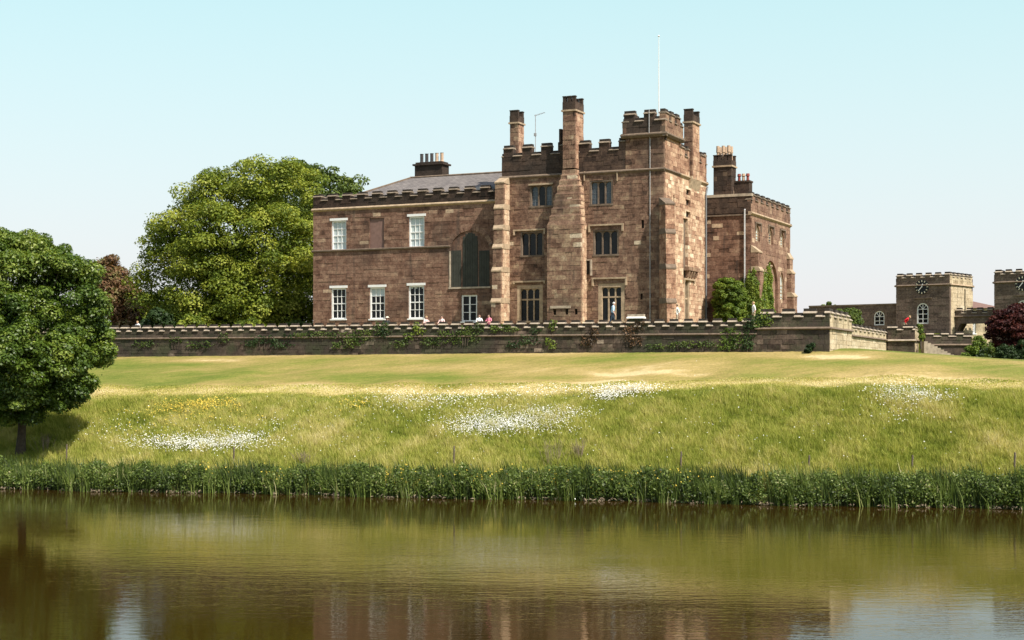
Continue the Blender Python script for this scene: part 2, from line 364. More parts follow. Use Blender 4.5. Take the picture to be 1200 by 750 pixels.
def mullioned(root, face, u0, u1, z0, z1, lights=3, transom=None, arched=True, glass='glass', mat='dressd', hood=None, deep=.22, frame=.12, leads=False, panes=None):
    f = MB(); W0, W1 = -.29, -deep + .08
    fbox(f, face, u0, u0 + frame, W0, -.02, z0, z1); fbox(f, face, u1 - frame, u1, W0, -.02, z0, z1)
    fbox(f, face, u0 + frame, u1 - frame, W0, -.03, z1 - frame, z1); fbox(f, face, u0 - .04, u1 + .04, W0, .05, z0 - .14, z0)
    gu0, gu1, gz1 = u0 + frame, u1 - frame, z1 - frame; mw = .11
    lw = (gu1 - gu0 - mw * (lights - 1)) / lights
    win = None; spans = []
    for i in range(lights):
        a = gu0 + i * (lw + mw); spans.append((a, a + lw))
        if i < lights - 1: fbox(f, face, a + lw, a + lw + mw, W0, W1, z0, gz1)
        if arched: arc_head(f, a, a + lw, gz1 - lw * .55, gz1 + .001, W0, W1 - .01, face)
    if transom: fbox(f, face, gu0, gu1, W0, W1 + .012, transom - .06, transom + .06)
    win = f.build('window', mat, root)
    for i, (a, b_) in enumerate(spans):
        g = panes[i] if panes else glass
        p = MB(); p.add([face(a, -deep, z0), face(b_, -deep, z0), face(b_, -deep, gz1), face(a, -deep, gz1)], [(0, 1, 2, 3)]); p.build('pane', g, win)
        if leads and g == 'glassb':
            l = MB()
            for k in range(1, 4): fbox(l, face, a, b_, -deep, -deep + .02, z0 + (gz1 - z0) * k / 4 - .012, z0 + (gz1 - z0) * k / 4 + .012)
            fbox(l, face, (a + b_) / 2 - .012, (a + b_) / 2 + .012, -deep, -deep + .02, z0, gz1); l.build('leading', 'lead', win)
    if hood:
        hu0, hu1, hz, drop = hood
        h = MB(); fbox(h, face, hu0, hu1, -.05, .14, hz - .13, hz)
        fbox(h, face, hu0, hu0 + .14, -.05, .135, hz - drop, hz - .13); fbox(h, face, hu1 - .14, hu1, -.05, .135, hz - drop, hz - .13); h.build('hood_mould', 'dress', win)
    return win
def arched_window(root, face, u0, u1, z0, zt, white=True, rec=.2, glass='glass', kind='round', cols=2, rows=3, mat=None, fill=None):
    """single round or pointed headed window with its bars; zt is the crown of the arch"""
    r = (u1 - u0) / 2; zs = zt - (r if kind == 'round' else r * 1.732); mt = mat or ('white' if white else 'dress'); b = .09 * (u1 - u0)
    f = MB(); n = 9; c = (u0 + u1) / 2
    def arc(rr):
        out = []
        for i in range(-n, n + 1):
            a = i / n
            if kind == 'round': out.append((c + rr * math.sin(a * math.pi / 2), zs + rr * math.cos(a * math.pi / 2)))
            else:
                th = (1 - abs(a)) * math.pi / 3; R2 = r * 2; x = (R2 - (r - rr)) * math.cos(th) - r; z = (R2 - (r - rr)) * math.sin(th); out.append((c + math.copysign(max(x, 0), a if a else 1), zs + z))
        return out
    o1 = [(u0, z0)] + arc(r) + [(u1, z0)]; i1 = [(u0 + b, z0 + b)] + arc(r - b) + [(u1 - b, z0 + b)]
    for i in range(len(o1)):
        j = (i + 1) % len(o1)
        q = [o1[i], o1[j], i1[j], i1[i]]
        f.prism(q, -rec - .06, -rec + .06, lambda p, q_, a: face(p, a, q_))
    bw = .028
    for i in range(1, cols): x = u0 + (u1 - u0) * i / cols; fbox(f, face, x - bw, x + bw, -rec - .02, -rec + .04, z0 + b, zt - b)
    for i in range(1, rows + 1): z = z0 + (zs - z0) * i / rows; fbox(f, face, u0 + b, u1 - b, -rec - .018, -rec + .038, z - bw, z + bw)
    if white and kind == 'round':
        for sg in (-1, 1):
            q = [(c, zs), (c + sg * .05, zs), (c + sg * r * .62, zs + r * .72), (c + sg * r * .56, zs + r * .76)]
            f.prism(q, -rec - .016, -rec + .036, lambda p, q_, a: face(p, a, q_))
    win = f.build('window', mt, root)
    p = MB(); pl = [(u0 + .02, z0 + .02)] + arc(r - .02) + [(u1 - .02, z0 + .02)]
    p.add([face(a, -rec, z) for a, z in pl], [tuple(range(len(pl)))]); p.build('pane', fill or glass, win)
    return win

# ------------------------------------------------------------------ ground
WALL = Frame(972, 101.9, 21.0)          # terrace wall, origin at its south-east corner
def Yshore(X): return 85.2 - .235 * X + .35 * np.sin(X * .33) + .2 * np.sin(X * 1.1 + 1)
def Ywall(X): return WALL.C[1] - (X - WALL.C[0]) * math.tan(R(21))
def vbound(X): return np.interp(X, [-40, -5, 6, 15, 30, 45], [.50, .53, .54, .60, .62, .62])
VP = [-3.0, -1.0, -.25, -.05, 0.0, .02, .05, .12, .2, .36, .52, .62, .8, 1.0, 1.25, 2.0, 6]
ZP = [-2.4, -2.2, -1.2, -.35, .03, .32, .55, 1.05, 1.95, 3.75, 5.35, 6.15, 7.3, 8.45, 8.7, 8.8, 8.8]
def H(X, Y):
    X = np.asarray(X, float); Y = np.asarray(Y, float)
    Ys, Yw = Yshore(X), Ywall(X); v = (Y - Ys) / np.maximum(Yw - Ys, 12)
    z = np.interp(v, VP, ZP)
    f = np.interp(X, [-60, -31, 0, 18, 24, 33, 45, 80], [.95, .972, .995, 1.0, 1.0, .915, .84, .8])
    f = 1 + (f - 1) * np.clip(v, 0, 1)
    z = np.where(z > 0, z * f, z)
    am = np.clip(v * 6, 0, 1) * np.clip((1.02 - v) * 6, 0, 1)
    z = z + am * (.09 * np.sin(X * .55 + Y * .2) * np.sin(Y * .7 - X * .13) + .06 * np.sin(X * 1.3 + 1.7) * np.sin(Y * 1.1 + X * .4))
    cr = np.exp(-((v - vbound(X)) / .05) ** 2); z = z + cr * .16
    near = np.interp(Y, [-400, -20, 2, 12, 26, 34], [6.0, 5.9, 5.75, 3.4, .1, -2.2])
    return np.where(Y < 40, near, z)
def hit(px, py):
    """where the sight line through a photograph position meets the ground"""
    px = np.asarray(px, float); py = np.asarray(py, float); dist = np.full(px.shape, np.nan)
    for Y in np.arange(76, 132, .12):
        X = (px - PX0) / F * Y; zr = CZ + (PY0 - py) / F * Y
        m_ = np.isnan(dist) & (H(X, Y) >= zr); dist[m_] = Y
    dist = np.where(np.isnan(dist), 132, dist); return (px - PX0) / F * dist, dist

def grid(name, xs, ys, fz, mat, skip=None):
    X, Y = np.meshgrid(xs, ys); Z = fz(X, Y); nx, ny = len(xs), len(ys)
    co = np.stack([X, Y, Z], -1).reshape(-1, 3)
    i = np.arange(nx * ny).reshape(ny, nx); q = np.stack([i[:-1, :-1], i[:-1, 1:], i[1:, 1:], i[1:, :-1]], -1).reshape(-1, 4)
    me = bpy.data.meshes.new(name); me.vertices.add(len(co)); me.vertices.foreach_set('co', co.ravel().astype(np.float32))
    me.loops.add(q.size); me.loops.foreach_set('vertex_index', q.ravel().astype(np.int32))
    me.polygons.add(len(q)); me.polygons.foreach_set('loop_start', np.arange(0, q.size, 4, dtype=np.int32))
    me.polygons.foreach_set('use_smooth', np.ones(len(q), bool))
    me.materials.append(mat); me.update(); me.validate()
    o_ = bpy.data.objects.new(name, me); COL.objects.link(o_); return o_, co
# ground material: mown lawn with dried bands, rough meadow, mud at the edge
m, t, o = nt("ground")
zone = N(t, "ShaderNodeAttribute", attribute_name="lawn").outputs['Fac']; dry = N(t, "ShaderNodeAttribute", attribute_name="dry").outputs['Fac']
mud = N(t, "ShaderNodeAttribute", attribute_name="mud").outputs['Fac']
nA = noise(t, .16, 5, .6, sc=(.55, 1.5, 1)); nB = noise(t, 1.1, 5, .7, sc=(.35, 1.6, 1)); nC = noise(t, 6, 4, .7)
nD = noise(t, 5, 4, .75, sc=(.4, 1.6, 1))
lawn_f = math_(t, 'ADD', math_(t, 'ADD', math_(t, 'MULTIPLY', nA, .75), math_(t, 'MULTIPLY', nB, .45)), math_(t, 'MULTIPLY', math_(t, 'SUBTRACT', nD, .5), .32))
lawn_f = math_(t, 'ADD', lawn_f, math_(t, 'SUBTRACT', math_(t, 'MULTIPLY', dry, .52), .04))
lawn_c = ramp(t, lawn_f, [(.44, (.10, .135, .022)), (.60, (.165, .175, .038)), (.75, (.26, .21, .070)), (.90, (.36, .27, .115)), (1.1, (.50, .40, .22))])
mead_c = ramp(t, noise(t, .5, 5, .65), [(.3, (.10, .12, .03)), (.5, (.19, .20, .05)), (.7, (.30, .27, .11))])
c = mix(t, zone, mead_c, lawn_c); c = mix(t, mud, c, (.055, .04, .025))
c = mix(t, 1.0, c, ramp(t, nC, [(.25, (.72, .74, .72)), (.7, (1.15, 1.15, 1.1))]), 'MULTIPLY')
b = N(t, "ShaderNodeBsdfPrincipled", {'Base Color': c, 'Roughness': .95, 'Specular IOR Level': .1}); t.links.new(bump(t, noise(t, 9, 5, .75), .8, .08), b.inputs['Normal']); t.links.new(b.outputs[0], o.inputs[0]); M['ground'] = m
xs = np.unique(np.concatenate([np.linspace(-1500, -80, 24), np.linspace(-80, -42, 20), np.arange(-42, 46, .35), np.linspace(46, 90, 22), np.linspace(90, 1500, 24)]))
ys = np.unique(np.concatenate([np.linspace(-400, -20, 8), np.arange(-20, 36, 2.0), np.linspace(36, 72, 8), np.arange(72, 128, .35), np.linspace(128, 200, 20), np.linspace(200, 3000, 18)]))
go, co = grid('ground', xs, ys, H, M['ground']); go['kind'] = 'structure'
X, Y = co[:, 0], co[:, 1]; v = (Y - Yshore(X)) / np.maximum(Ywall(X) - Yshore(X), 12); vb = vbound(X)
lawn = np.clip((v - vb) / .03 + .5, 0, 1)
wob = .02 * np.sin(X * .31) + .012 * np.sin(X * .9 + 2)
dryv = np.exp(-((v - vb - .05 - wob) / np.interp(X, [-40, 0, 20, 35], [.05, .075, .06, .08])) ** 2) * 1.0
dryv += .40 * np.exp(-((v - .99) / .05) ** 2) + np.exp(-((v - .80) / .10) ** 2) * np.interp(X, [-40, -16, -6, 15, 22, 28], [.05, .12, .5, .5, .4, .2])
dryv += .9 * np.exp(-((v - .93) / .03) ** 2 - ((X - 21.5) / 3.2) ** 2) + .6 * np.exp(-((v - .93) / .025) ** 2 - ((X + 24) / 4.5) ** 2) + .5 * np.exp(-((v - .75) / .025) ** 2 - ((X - 9) / 4) ** 2)
mudv = np.clip(1 - (v + .01) / .05, 0, 1) * (v > -3)
mudv = np.where(Y < 40, 0, mudv)
for nm, ar in (('lawn', lawn), ('dry', dryv), ('mud', mudv)):
    at = go.data.attributes.new(nm, 'FLOAT', 'POINT'); at.data.foreach_set('value', ar.astype(np.float32))

# lake
m, t, o = nt("lake_water")
g = N(t, "ShaderNodeNewGeometry").outputs['Position']
def wv(scale, sc, rot=0, det=3): return N(t, "ShaderNodeTexNoise", {'Vector': N(t, "ShaderNodeMapping", {'Vector': g, 'Scale': sc, 'Rotation': (0, 0, rot)}).outputs[0], 'Scale': scale, 'Detail': det, 'Roughness': .55}).outputs[0]
breeze = N(t, "ShaderNodeMapRange", {0: wv(.05, (.5, 2.2, 1), .1, 3), 1: .44, 2: .62, 3: .6, 4: 1.3}).outputs[0]
hgt = math_(t, 'ADD', math_(t, 'MULTIPLY', wv(2.6, (.45, 1.5, 1), .08), .30), math_(t, 'MULTIPLY', wv(.8, (.5, 1.4, 1), -.12), .30))
hgt = math_(t, 'ADD', hgt, math_(t, 'MULTIPLY', wv(9, (.6, 1.2, 1), .2, 2), .07))
bp = N(t, "ShaderNodeBump", {'Height': math_(t, 'MULTIPLY', hgt, breeze), 'Strength': .18, 'Distance': .10})
b = N(t, "ShaderNodeBsdfPrincipled", {'Base Color': (.027, .0150, .0025, 1), 'Roughness': .03, 'IOR': 1.33}); t.links.new(bp.outputs[0], b.inputs['Normal']); t.links.new(b.outputs[0], o.inputs[0]); M['water'] = m
lk, _ = grid('lake_water', np.array([-600., 600.]), np.array([16., 300.]), lambda X, Y: X * 0, M['water']); lk['kind'] = 'structure'

# ------------------------------------------------------------------ terrace ground and terrace walls
TF = 9.55                                # terrace floor just inside the parapet
UP = 10.4                                # forecourt level at the castle
tg = MB()
def tgf(x, y, z): X_, Y_ = WALL.w(x, y); return (X_, Y_, z)
prof = [(.35, TF), (2.2, TF), (4.8, UP), (9, UP), (60, UP), (60, 6), (.35, 6)]
tg.prism(prof, -75, -.4, lambda p, q, a: tgf(a, p, q)); tgo = tg.build('terrace_ground', 'ground'); tgo['kind'] = 'structure'
for nm, val in (('lawn', 1.0), ('dry', .35)):
    at = tgo.data.attributes.new(nm, 'FLOAT', 'POINT'); at.data.foreach_set('value', np.full(len(tgo.data.vertices), val, np.float32))

def wall_root(name, x, y, z, rz, label, cat='wall'):
    return empty(name, (x, y, z), rz, label, cat)
wr = wall_root('terrace_wall', WALL.C[0], WALL.C[1], 0, -WALL.th, "long low mossy stone terrace wall with battlements and pale coping slabs in front of the castle")
st = Stones(wr, 300)
fW = Face(0, 0, 0)
x0, xm = -68.0, -4.9
def zt_(x): return float(np.interp(x, [-62, 0], [10.42, 10.58]))       # crenel sill
STR = 9.62
core = MB(); core.box(x0, -.05, .12, .42, 6.5, 9.7); core.box(x0, xm, .12, .40, 9.7, 10.05); core.build('wall_core', 'terr', wr, tone=.2)
st.wall(fW, x0, -4.9, 7.6, STR, 'terr', course=.30, lmin=.35, lmax=.95, T=.2, spread=.9, pale=.03)
st.wall(fW, x0, -4.9, STR + .12, 10.22, 'terr', course=.30, lmin=.4, lmax=1.0, T=.2, spread=.7)
for a in np.arange(x0, xm, 2.3):
    s_ = MB(); b_ = min(a + 2.28, xm); s_.prism([(-.02, STR - .04), (.10, STR), (.10, STR + .05), (-.02, STR + .12)], a, b_, lambda p, q, k: fW(k, p, q)); s_.build('string_course', 'dressd', wr)
u = x0 + .3; prev = x0
while u < xm - .3:
    a, b_ = u, min(u + .58, xm)
    coping(wr, fW, prev, a, 10.20, .40, .30)
    m_ = block('merlon', wr, 'terr', -1, 1, -1, 1, -1, 1, tn=random.gauss(.4, .1)); m_.location = fW((a + b_) / 2, -.2, 10.34); m_.scale = (b_ - a, .38, .26)
    coping(wr, fW, a, b_, 10.47, .40, .27); prev = b_; u += 1.03
c_ = coping(wr, fW, -14.1, -12.9, 10.80, .5, .3, name='loose_coping_slab', mats=('white', 'cope'))
m_ = block('merlon', wr, 'terr', -13.95, -13.05, .02, .38, 10.5, 10.8, tn=.3)
# bastion: higher end of the wall, with its return
bt = 11.02
st.wall(fW, xm, 0, 7.6, 9.95, 'terr', course=.34, lmin=.4, lmax=1.1, T=.2, spread=.8)
core = MB(); core.box(xm + .02, -.1, .14, .45, 9.7, bt); core.build('bastion_core', 'terr', wr, tone=.2)
st.finish()
br_ = wall_root('bastion_wall', WALL.C[0], WALL.C[1], 0, -WALL.th, "sunlit end of the terrace wall stepping down towards the clock tower, pale stone stained with streaks", 'wall')
st = Stones(br_, 300)
parapet(wr, st2 := Stones(wr, 0), fW, xm, 0, 10.0, 10.75, 11.0, 1.45, .85, 'terr', first=.25, t=.45, string='dressd', sh=.1, h=.34, back=False); st2.finish()
fE = Face(0, 0, 90)                     # faces the sun
L1 = WALL.y(998); L2 = WALL.y(1041)
core = MB(); core.box(-.45, -.12, .2, L1, 7.0, 10.7); core.box(-.45, -.12, L1, L2, 7.0, 10.1); core.build('wall_core', 'terr_lit', br_, tone=.3)
st.wall(fE, .2, L1, 7.6, 9.95, 'terr_lit', course=.36, lmin=.6, lmax=1.6, T=.2, spread=.8, bias=.15)
parapet(br_, st, fE, 0.2, L1, 10.0, 10.75, 11.0, 2.3, 1.25, 'terr_lit', first=.4, t=.42, string='dressd', sh=.1, h=.34, back=False, bias=.1)
en = MB(); en.box(-.45, 0, L1 - .4, L1, 9.5, 10.8); en.build('wall_end', 'terr_lit', br_, tone=.3)
st.wall(fE, L1, L2, 7.6, 9.62, 'terr_lit', course=.36, lmin=.7, lmax=1.8, T=.2, spread=.8, bias=.2)
parapet(br_, st, fE, L1 + .05, L2, 9.68, 10.1, 10.3, 2.3, 1.3, 'terr_lit', first=.3, t=.42, string='dressd', sh=.1, h=.3, back=False, bias=.1)
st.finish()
# pier with battlements beyond, where the red jacket shows
PB = Frame(1072, WALL.w(0, L2 - 1.2)[1] - 1.0, 21.0)
pr = wall_root('gate_pier', PB.C[0], PB.C[1], 0, -PB.th, "dark square pier with a pale corner at the end of the sunlit wall", 'pier')
st = Stones(pr, 200); x0 = PB.x(1040); zp = PB.z(381); dd = 3.2
a_, b2_ = Face(x0, 0, 0), Face(0, 0, 90); wd = -x0
core = MB(); core.box(x0 + .1, -.15, .15, dd, 7.0, zp - .35); core.build('pier_core', 'terr', pr, tone=.2)
st.wall(a_, 0, wd, 7.8, PB.z(400), 'terr', course=.35, T=.2, spread=.7); parapet(pr, st, a_, 0, wd, PB.z(399), zp - .42, zp - .22, 1.3, .8, 'terr', first=.0, t=.4, sh=.08, h=.28, string='cope', back=False)
st.wall(b2_, .2, dd, 7.8, PB.z(400), 'terr_lit', course=.35, T=.2, bias=.1); parapet(pr, st, b2_, .2, dd, PB.z(399), zp - .42, zp - .22, 1.3, .8, 'terr_lit', first=.2, t=.4, sh=.08, h=.28, string='dressd', back=False)
st.finish()
# low battlemented wall by the steps
LB = Frame(1084, PB.C[1] + 1.2, 4.0)
lr = wall_root('lower_garden_wall', LB.C[0], LB.C[1], 0, -LB.th, "low dark battlemented garden wall beneath the left clock tower beside the steps", 'wall')
st = Stones(lr, 200); wl = LB.x(1139); fL = Face(0, 0, 0); zt0 = LB.z(394)
core = MB(); core.box(0, wl, .15, .5, 6.5, zt0 - .05); core.build('wall_core', 'terr', lr, tone=.2)
st.wall(fL, 0, wl, 6.8, zt0 - .8, 'terr', course=.34, T=.2, spread=.6, bias=-.05)
parapet(lr, st, fL, 0, wl, zt0 - .75, zt0 - .05, zt0 + .15, 1.25, .62, 'terr', first=.1, t=.45, sh=.08, h=.24, back=False)
e_ = MB(); e_.box(wl - .02, wl + .1, -.03, .5, 8.2, zt0 + .05); e_.build('wall_end', 'terr_lit', lr, tone=.4); st.finish()
sr = empty('garden_steps', (*LB.w(-.4, -1.5), 0), -LB.th, "pale stone flight stepping down to the lawn in front of the low battlemented wall", 'steps')
zs0 = LB.z(400, -.2, -1.5)
for i in range(9):
    block('step', sr, 'cope', .27 * i, .27 * i + .30, -.15, 1.2, zs0 - .14 * (i + 1) - .9, zs0 - .14 * i, tn=None)

# ------------------------------------------------------------------ castle
CA = Frame(778, 116.0, 25.0)
def xf(px, d=0): return CA.x(px, d)
def zf(py, px, d=0): x = CA.x(px, d); return CA.z(py, x, d)
def ye(px, x=0): return CA.y(px, x)
def ze(py, px, x=0): return CA.z(py, x, CA.y(px, x))

# --- main tower
tr = empty('castle_tower', (CA.C[0], CA.C[1], 0), -CA.th, "tall battlemented main tower of brown sandstone with mullioned windows, centre of the castle", 'castle tower')
st = Stones(tr, 300)
TX = xf(588); TD = ye(828); f0 = Face(0, 0, 0); fe = Face(0, 0, 90)
ZS = zf(199.5, 740); ZC = ZS + 1.62; ZM = ZC + .62
B0 = 9.9
wins = []
def W(px0, px1, py0, py1, d=0): return (xf(px0, d), xf(px1, d), zf(py1, (px0 + px1) / 2, d), zf(py0, (px0 + px1) / 2, d))
w1 = W(621, 648, 216, 241); w2 = W(691, 718, 211, 239); w3 = W(610, 637, 271, 299); w4 = W(695, 725, 269, 298); w5 = W(606, 636, 334, 376); w6 = W(701, 732, 332, 376)
slits = [W(751.6, 754.6, 258, 267), W(750.5, 753, 344, 351)]
ops = [w1, w2, w3, w4, w5, w6] + slits
BX0, BX1 = xf(641), xf(679.5)
st.wall(f0, TX, 0, B0, ZS - .1, 'castle', ops, course=.31, lmin=.35, lmax=.95, pale=.012)
# east side, openings
door = (ye(802), ye(808), B0, ze(326, 805)); e1 = (ye(789), ye(790.2), ze(240, 789), ze(228, 789)); e2 = (ye(785.5), ye(786.4), ze(296, 785), ze(287, 785))
rec_ = (ye(800.8), ye(806.0), ze(326, 803), ze(256, 803)); sq = [(ye(804), ye(809), ze(p + 6.5, 806), ze(p, 806)) for p in (222, 234, 248)]
# the long recess is walled below the corbel
st.wall(fe, .3, TD, B0, ZS - .1, 'castle_lit', [door, e1, e2, rec_] + sq, course=.31, lmin=.4, lmax=1.0, bias=.1, pale=.05, spread=.7)
st.wall(Face(0, TD, 180), 0, -TX, B0, ZS - .1, 'castle', course=.74, lmin=1.2, lmax=2.6); st.wall(Face(TX, TD, 270), 0, TD - .3, B0, ZS - .1, 'castle', course=.74, lmin=1.2, lmax=2.6)
core = MB(); core.box(TX + .28, -.28, .28, TD - .28, B0, ZS - .1); core.build('wall_core', 'dressd', tr)
rf = MB(); rf.box(TX + .5, -.5, .5, TD - .5, ZS - .1, ZS + .35); rf.build('roof', 'lead', tr)
# stair turret at the south-east corner
tx = xf(733); td_ = ye(797); TZS = zf(156, 777); TZC = zf(141, 777); TZM = TZC + .55
parapet(tr, st, f0, TX, tx - .02, ZS, ZC, ZM, 1.64, .85, 'sooty', first=.15, t=.5, string='dressd', sh=.22, h=.32, bias=.05)
parapet(tr, st, fe, td_, TD, ZS, ZC - .1, ZM - .1, 1.75, 1.0, 'castle_lit', first=.15, t=.5, string='dress', sh=.22, h=.32, bias=-.12)
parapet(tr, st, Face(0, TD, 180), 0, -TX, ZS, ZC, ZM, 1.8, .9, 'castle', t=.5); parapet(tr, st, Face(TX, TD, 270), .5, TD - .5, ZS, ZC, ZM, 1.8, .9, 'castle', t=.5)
st.wall(f0, tx, 0, ZS + .1, TZS - .1, 'castle', course=.38, bias=.0); st.wall(fe, .3, td_, ZS + .1, TZS - .1, 'castle_lit', course=.38, bias=-.1)
st.wall(Face(tx, td_, 270), 0, td_ - .3, ZS, TZS - .1, 'castle', course=.5); st.wall(Face(0, td_, 180), .3, -tx, ZS, TZS - .1, 'castle', course=.5)
s_ = MB()
for fc, L_, a0 in ((f0, 0, tx), (fe, td_, 0)):
    s_.prism([(0, ZS - .2), (.15, ZS - .05), (.15, ZS + .01), (.0, ZS + .1), (-.2, ZS + .1), (-.2, ZS - .2)], a0 - .05, L_ + .05, lambda p, q, a, fc=fc: fc(a, p, q))
s_.build('string_course', 'dressd', tr)
core = MB(); core.box(tx + .28, -.28, .28, td_ - .28, ZS, TZS + .3); core.build('turret_core', 'dressd', tr)
tf0, tfe = Face(tx - .18, -.18, 0), Face(.18, -.18, 90)
parapet(tr, st, tf0, 0, .18 * 2 - tx, TZS, TZC, TZM, 1.62, .88, 'sooty', first=.12, t=.5, string='dressd', sh=.25, h=.34, bias=.18)
parapet(tr, st, tfe, .0, td_ + .36, TZS, TZC, TZM, 1.35, .8, 'castle', first=.05, t=.5, string='dressd', sh=.25, h=.34, bias=.1)
parapet(tr, st, Face(.18, td_ + .18, 180), 0, .36 - tx, TZS, TZC, TZM, 1.62, .88, 'castle', first=.3, t=.5); parapet(tr, st, Face(tx - .18, td_ + .18, 270), .0, td_ + .36, TZS, TZC, TZM, 1.35, .8, 'castle', first=.3, t=.5)
# windows
mullioned(tr, f0, *w1, lights=3, arched=True, glass='glassb', panes=['glassb', 'glass', 'glassb'], mat='dressd', leads=True, hood=(xf(620), xf(649), zf(215, 634), .01))
mullioned(tr, f0, *w2, lights=3, arched=True, glass='glassb', panes=['glassb', 'glass', 'glassb'], mat='dressd', leads=True)
mullioned(tr, f0, *w3, lights=3, arched=True, mat='dressd', hood=(xf(602), xf(639.5), zf(268.5, 620), .45))
mullioned(tr, f0, *w4, lights=3, arched=True, mat='dressd', hood=(xf(690), xf(731), zf(262.5, 710), .6))
mullioned(tr, f0, *w5, lights=3, arched=True, transom=zf(351, 620), mat='dress', frame=.3, hood=(xf(602), xf(639.5), zf(329, 620), .25))
mullioned(tr, f0, *w6, lights=3, arched=True, transom=zf(348, 715), mat='dress', frame=.3, hood=(xf(694), xf(735), zf(325, 714), .65))
for s4 in slits:
    p = MB(); fbox(p, f0, s4[0], s4[1], -.25, -.2, s4[2], s4[3]); p.build('arrow_slit', 'dark', tr)
for s4 in [e1, e2] + sq:
    p = MB(); fbox(p, fe, s4[0], s4[1], -.25, -.2, s4[2], s4[3]); p.build('wall_opening', 'dark', tr)
p = MB(); fbox(p, fe, *rec_[:2], -.27, -.22, *rec_[2:]); p.build('recess_back', 'dressd', tr)  # darker stone colour stands for the shade of this shallow recess
mullioned(tr, fe, *door, lights=2, arched=False, transom=ze(350, 805), mat='dress', frame=.2, hood=(ye(800.5), ye(813), ze(326.5, 806), .35))
cb = MB()                                 # corbel table of the projecting closet
ca0, ca1 = ye(803), ye(815); zc_ = ze(318, 809)
for i in range(4):
    a = ca0 + (ca1 - ca0) * (i + .2) / 4
    cb.prism([(0, zc_ - .55), (.16, zc_ - .5), (.30, zc_ - .15), (.30, zc_), (0, zc_)], a, a + .28, lambda p, q, k: fe(k, p, q))
fbox(cb, fe, ca0 - .1, ca1 + .2, -.05, .36, zc_, zc_ + .3); cb.build('corbel', 'castle', tr, tone=.55)
# small openings and pale lintel on the chimney breast, lightning conductor
BP = 1.15                                 # projection of the chimney breast
fb = lambda x, p=BP: Face(0, -p, 0)
# chimney breast tiers: (px left, px right, y bottom, y top, projection)
bx = lambda px, p: CA.x(px, -p)
tiers = [(641.0, 680.8, 377, 264, BP), (643.5, 679.6, 264, 254, BP - .06), (646.0, 679.4, 254, 245, BP - .10), (648.5, 679.2, 245, 236, BP - .14), (650.7, 679.0, 236, 228, BP - .18), (652.8, 678.6, 228, 219, BP - .22), (655, 677.0, 219, 212, BP - .30), (657, 675.6, 212, 206, BP - .38), (658.7, 674.5, 206, 199, BP - .45)]
for i, (a, b_, y1, y0, p_) in enumerate(tiers):
    xa, xb = bx(a, p_), bx(b_, p_); z1 = CA.z(y0, xa, -p_); z0 = B0 if i == 0 else CA.z(y1, xa, -p_)
    fc = Face(0, -p_, 0); fr_ = Face(xb, -p_, 90); fl_ = Face(xa, 0, 270)
    opn = [(bx(pp - 1.6, p_), bx(pp + 1.6, p_), CA.z(369, xa, -p_), CA.z(362.5, xa, -p_)) for pp in (650, 664, 675)] if i == 0 else []
    st.wall(fc, xa, xb, z0, z1, 'castle', opn, course=.35, lmin=.4, lmax=1.0, bias=.12, pale=.03)
    st.wall(fr_, .3, p_, z0, z1, 'castle_lit', course=.35, lmin=.4, lmax=.9, bias=.15); st.wall(fl_, 0, p_ - .3, z0, z1, 'castle', course=.35, lmin=.4, lmax=.9)  # right side coloured brighter, as if in full sun
    c_ = MB(); c_.box(xa + .28, xb - .28, -p_ + .28, .05, z0, z1 - .02); c_.build('breast_core', 'dark', tr)
    if i < len(tiers) - 1:                # sloping weathering between the tiers
        na, nb, _, _, np_ = tiers[i + 1]; xa2, xb2 = bx(na, np_), bx(nb, np_)
        w_ = MB(); zt = z1 + (.14 if i else .32)
        vs = [(xa, -p_ - .01, z1 - .01), (xb + .03, -p_ - .01, z1 - .01), (xb + .03, 0, z1 - .01), (xa, 0, z1 - .01), (xa2, -np_ - .01, zt), (xb2 + .01, -np_ - .01, zt), (xb2 + .01, 0, zt), (xa2, 0, zt)]
        w_.add(vs, [(0, 1, 5, 4), (1, 2, 6, 5), (2, 3, 7, 6), (3, 0, 4, 7), (4, 5, 6, 7), (0, 3, 2, 1)]); w_.build('weathering', 'castle', tr, tone=.5)
l_ = MB(); l_.box(bx(645, BP), bx(669, BP), -BP - .07, -BP + .1, CA.z(361.5, xf(655), -BP), CA.z(358.5, xf(655), -BP)); l_.build('lintel', 'cope', tr)
